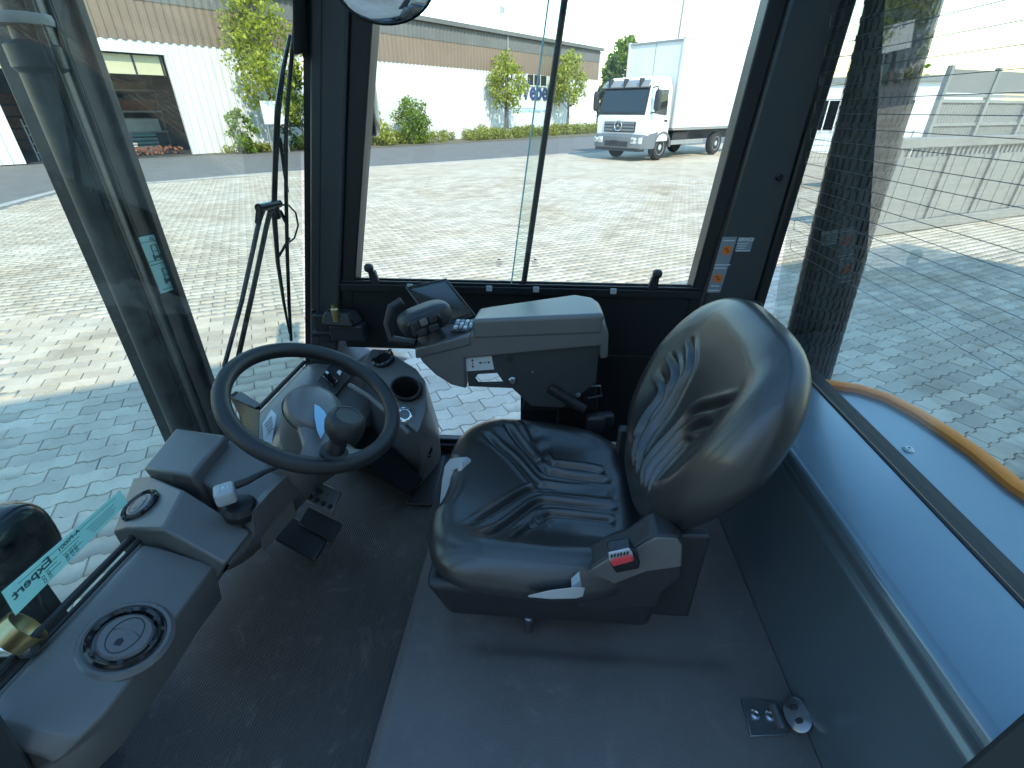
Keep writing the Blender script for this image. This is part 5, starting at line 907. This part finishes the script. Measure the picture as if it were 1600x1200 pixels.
fob('adjust_lever', loft([[oy(825, 930.5, (ysd - .022) - .03), oy(825, 933, (ysd - .022) - .03), oy(826, 933, (ysd - .022) - .02), oy(826, 930, (ysd - .022) - .02)], [oy(860, 922, (ysd - .022) - .034), oy(860, 936, (ysd - .022) - .034), oy(860, 936, (ysd - .022) - .015), oy(860, 922, (ysd - .022) - .015)], [oy(900, 917, (ysd - .022) - .034), oy(900, 935, (ysd - .022) - .034), oy(900, 935, (ysd - .022) - .012), oy(900, 917, (ysd - .022) - .012)], [oy(914, 918, (ysd - .022) - .03), oy(911, 932, (ysd - .022) - .03), oy(911, 932, (ysd - .022) - .014), oy(914, 918, (ysd - .022) - .014)]]), 'silver_plastic', seat, bevel=.003, seg=3)
fob('lever_stem', prism([oy(a, b, (ysd - .022) - .014) for a, b in ((893, 918), (906, 907), (909, 920))], (0, .02, 0)), 'silver_plastic', seat, smooth=False)
m4 = Matrix(((1, 0, 0), (0, 0, -1), (0, 1, 0))).to_4x4(); a_ = oy(795, 940, .650); b_ = oy(920, 948, .650); m4 = Matrix.Translation((a_ + b_) / 2 + Vector((0, -.001, -.005))) @ m4; sc_ = (b_ - a_).length
fob('lettering', text_geo('GRAMMER', sc_ * .205, m4, .0012, 'CENTER', .0), 'black_plastic', seat, smooth=False)
hp = [(716, 716), (722, 720), (720, 740), (716, 752), (716, 775), (708, 790), (688, 806), (686, 790), (690, 750), (694, 728), (702, 717)]
hn = (Vector((-.9, -.2, .25))).normalized()
fob('front_handle', prism([opl(a, b, (-.245, .86, .95), (-.5, -.65, .55)) for a, b in hp], Vector((.02, .02, -.01)), holes=[[opl(a, b, (-.245, .86, .95), (-.5, -.65, .55)) for a, b in ((706, 735), (714, 732), (714, 755), (706, 758))]]), 'silver_plastic', seat, bevel=.003)
fob('belt_anchor', join(blob(oz(930, 660, 1.02), .028, .022, .03, 4), blob(oz(948, 655, 1.02), .02, .016, .022, 4)), 'black_plastic', seat)
bo = oz(826, 985, .735); fob('stop_bolt', lathe([(.0075, 0), (.0075, .035), (.0085, .036), (.0085, .042), (.016, .043), (.016, .046), (.0125, .047), (.0125, .053), (.009, .056)], bo, (0, 0, 1), 20), 'dark_steel')
# hinge between plinth and hood
hz = .7365; hg = fob('seat_hinge', hexa(pz((1156, 1090, hz), (1213, 1096, hz), (1229, 1150, hz), (1172, 1152, hz)), pz((1157, 1089, hz + .004), (1214, 1095, hz + .004), (1230, 1149, hz + .004), (1173, 1151, hz + .004))), 'dark_steel', bevel=.002)
for a, b in ((1180, 1117), (1203, 1119)): fob('hinge_screw', lathe([(.010, 0), (.010, .003), (.006, .005), (.004, .003)], oz(a, b, hz + .0042), (0, 0, 1), 16), 'steel', hg)
fob('hinge_knuckle', tube(pz((1208, 1104, hz + .008), (1224, 1142, hz + .008)), .011, 12), 'dark_steel', hg)
hp0 = oz(1246, 1117, .762); hnn = Vector((-.62, -.1, .78)).normalized(); hfm = frame(hp0, hnn, (0, 1, 0)) @ Matrix.Diagonal((1.05, .85, 1, 1)); fob('hinge_lug', xf(lathe([(.03, -.001), (.03, .003), (.027, .005), (.001, .005)], (0, 0, 0), (0, 0, 1), 28), hfm), 'dark_steel', hg)
for x in (-.011, .011): fob('lug_hole', xf(blob((x, 0, .0055), .005, .009, .001), hfm), 'black_print', hg)
# ================================================================== armrest console
YA = 1.12
def ya(*p): return [oy(a, b, YA) for a, b in p]
ar = fob('armrest_console', prism(ya((648, 548), (690, 538), (735, 524), (745, 514), (790, 512), (945, 505), (951, 522), (950, 560), (938, 562), (937, 541), (727, 561), (729, 608), (705, 602), (680, 586), (660, 567)), (0, .13, 0)), 'grey_plastic', bevel=.006, seg=3)
tp0 = ya((728, 524), (737, 500), (944, 491), (949, 516)); far = [Vector((p.x, YA + .155, p.z)) for p in tp0]
ft = [oy(741, 498, YA + .10), oy(748, 481, YA + .15), oy(905, 459.5, YA + .15), oy(925, 464, YA + .145), oy(944, 482, YA + .09)]
tz = 1.372; top_pad = [oy(737, 500, YA - .002), oy(945, 491, YA - .002)]; 
padp = [top_pad[0], top_pad[1]] + [oy(*c) for c in ((938, 474, YA + .09), (922, 463, YA + .135), (900, 459, YA + .15), (770, 478, YA + .145), (748, 482, YA + .13))]
zm = sum(p.z for p in padp) / len(padp)
fob('arm_pad', prism(padp, (0, 0, -.055)), 'grey_plastic', ar, bevel=.010, seg=4)
pts = ya((727, 561), (937, 542), (932, 600), (905, 622), (880, 640), (830, 638), (800, 610), (731, 607)); hole = ya((746, 588), (776, 586), (788, 603), (746, 604), (740, 596))
fob('side_bracket', prism([p + Vector((0, .012, 0)) for p in pts], (0, .014, 0), holes=[[p + Vector((0, .012, 0)) for p in hole]]), 'frame_paint', ar, smooth=False)
la = fob('arrow_label', prism([oy(a, b, YA + .0116) for a, b in ((725, 559), (768, 556), (772, 577), (728, 580))], (0, -.001, 0)), 'white_print', ar, smooth=False)
def arrow(x0, y0, x1, y1):
    a = oy(x0, y0, YA + .0100); b = oy(x1, y1, YA + .0100); d = (b - a); l = d.length; d.normalize(); s = Vector((-d.z, 0, d.x)); hw = .0042; gs = [prism([a, a + d * .006 + s * hw, a + d * .006 - s * hw], (0, -.0004, 0)), prism([b, b - d * .006 - s * hw, b - d * .006 + s * hw], (0, -.0004, 0))]
    n = 5
    for k in range(n): c0 = a + d * (.008 + (l - .016) * k / n); c1 = a + d * (.008 + (l - .016) * (k + .6) / n); gs.append(prism([c0 + s * .0012, c1 + s * .0012, c1 - s * .0012, c0 - s * .0012], (0, -.0004, 0)))
    return join(*gs)
fob('arrow', arrow(738, 561, 739, 575), 'black_print', ar, smooth=False); fob('arrow', arrow(748, 567, 766, 566), 'black_print', ar, smooth=False)
fob('bracket_bolt', lathe([(.011, 0), (.011, .004), (.008, .007), (.005, .007)], oy(801, 594, YA + .0118), (0, -1, 0), 18), 'steel', ar); fob('cap_screw', lathe([(.009, 0), (.008, .003)], oy(796, 562, YA + .0118), (0, -1, 0), 18), 'black_plastic', ar); fob('rivet', lathe([(.004, 0), (.003, .002)], oy(832, 582, YA + .0118), (0, -1, 0), 12), 'steel', ar)
# deck, joystick, keypad, screen, grip guard
dk_z = oy(690, 540, YA).z - .004
fob('control_deck', prism([oy(648, 545, YA - .004), oy(735, 523, YA - .004), oy(746, 500, YA + .17), oy(655, 512, YA + .17)], (0, 0, -.03)), 'grey_plastic', ar, bevel=.005)
js = fob('joystick', lathe([(.040, -.012), (.040, .006), (.034, .012), (.026, .03), (.022, .05)], oy(676, 531, YA + .04), (0, -.1, 1), 28), 'black_plastic', ar)
jm = Matrix.Translation(oy(664, 497, YA + .03)) @ Matrix.Rotation(R(-14), 4, 'Y') @ Matrix.Rotation(R(30), 4, 'Z')
fob('joystick_head', xf(blob((0, 0, 0), .070, .046, .034, 3.2, 32, 20), jm), 'black_plastic', ar)
fob('button_face', xf(blob((-.012, -.037, -.004), .045, .012, .025, 4), jm), 'gloss_black', ar)
for i, (x, z, a, b) in enumerate(((-.034, .008, .007, .008), (-.014, .009, .009, .008), (.008, .008, .009, .008), (-.026, -.012, .012, .008), (.004, -.012, .012, .008))): fob('joystick_button', xf(blob((x * 1.1, -.048, z * 1.1 - .003), a * 1.1, .0035, b * 1.1, 5), jm), 'black_plastic' if i != 1 else 'grey_plastic', ar)
kp = oy(722, 508, YA + .06)
for i in range(4):
    for j in range(3): fob('key', box(kp.x - .02 + .013 * i, kp.x - .01 + .013 * i, kp.y - .02 + .02 * j, kp.y - .005 + .02 * j, kp.z - .004, kp.z + .0005 + .002), 'grey_print' if (i + j) % 2 else 'white_print', ar, bevel=.001)
fob('keypad', box(kp.x - .025, kp.x + .035, kp.y - .03, kp.y + .045, kp.z - .01, kp.z - .004), 'black_plastic', ar)
sq = [oy(634, 449, YA + .17), oy(697, 436, YA + .21), oy(742, 492, YA + .17), oy(680, 512, YA + .13)]
sn_ = (sq[1] - sq[0]).cross(sq[3] - sq[0]).normalized(); sn_ = sn_ if sn_.y < 0 else -sn_
sc_ = fob('display', prism(sq, -sn_ * .018), 'gloss_black', ar, bevel=.003); ctr = sum(sq, Vector()) / 4; fob('display_screen', prism([ctr + (p - ctr) * .86 + sn_ * .0005 for p in sq], sn_ * .001), 'screen', ar, smooth=False)
fob('display_frame', tube([p + sn_ * .001 for p in sq], .0022, 6, closed=True), 'grey_plastic', ar)
fob('grip_guard', tube([oy(*c) for c in ((628, 470, YA + .06), (612, 480, YA + .05), (606, 505, YA + .04), (612, 530, YA + .03), (650, 536, YA + .02))], [.012, .012, .012, .012, .01], 10), 'black_plastic', ar)
# lifting linkage under the console
fob('link_arm', hexa([oy(a, b, 1.16) for a, b in ((815, 640), (935, 640))] + [oy(a, b, 1.22) for a, b in ((935, 640), (815, 640))], [oy(a, b, 1.16) for a, b in ((825, 600), (930, 590))] + [oy(a, b, 1.22) for a, b in ((930, 590), (825, 600))]), 'frame_black', ar, bevel=.004)
fob('link_rod', tube([oy(858, 605, 1.13), oy(912, 640, 1.12)], .014, 10), 'frame_black', ar); fob('link_bolt', lathe([(.007, 0), (.005, .006)], oy(903, 617, 1.108), (0, -1, 0), 12), 'steel', ar)
fob('wire_loop', tube([oy(*c, 1.15) for c in ((912, 603), (938, 603), (940, 618), (918, 622))], .003, 6), 'steel', ar)
fob('console_post', box(.05, .15, 1.17, 1.25, .735, 1.12), 'matte_black', ar, bevel=.006)
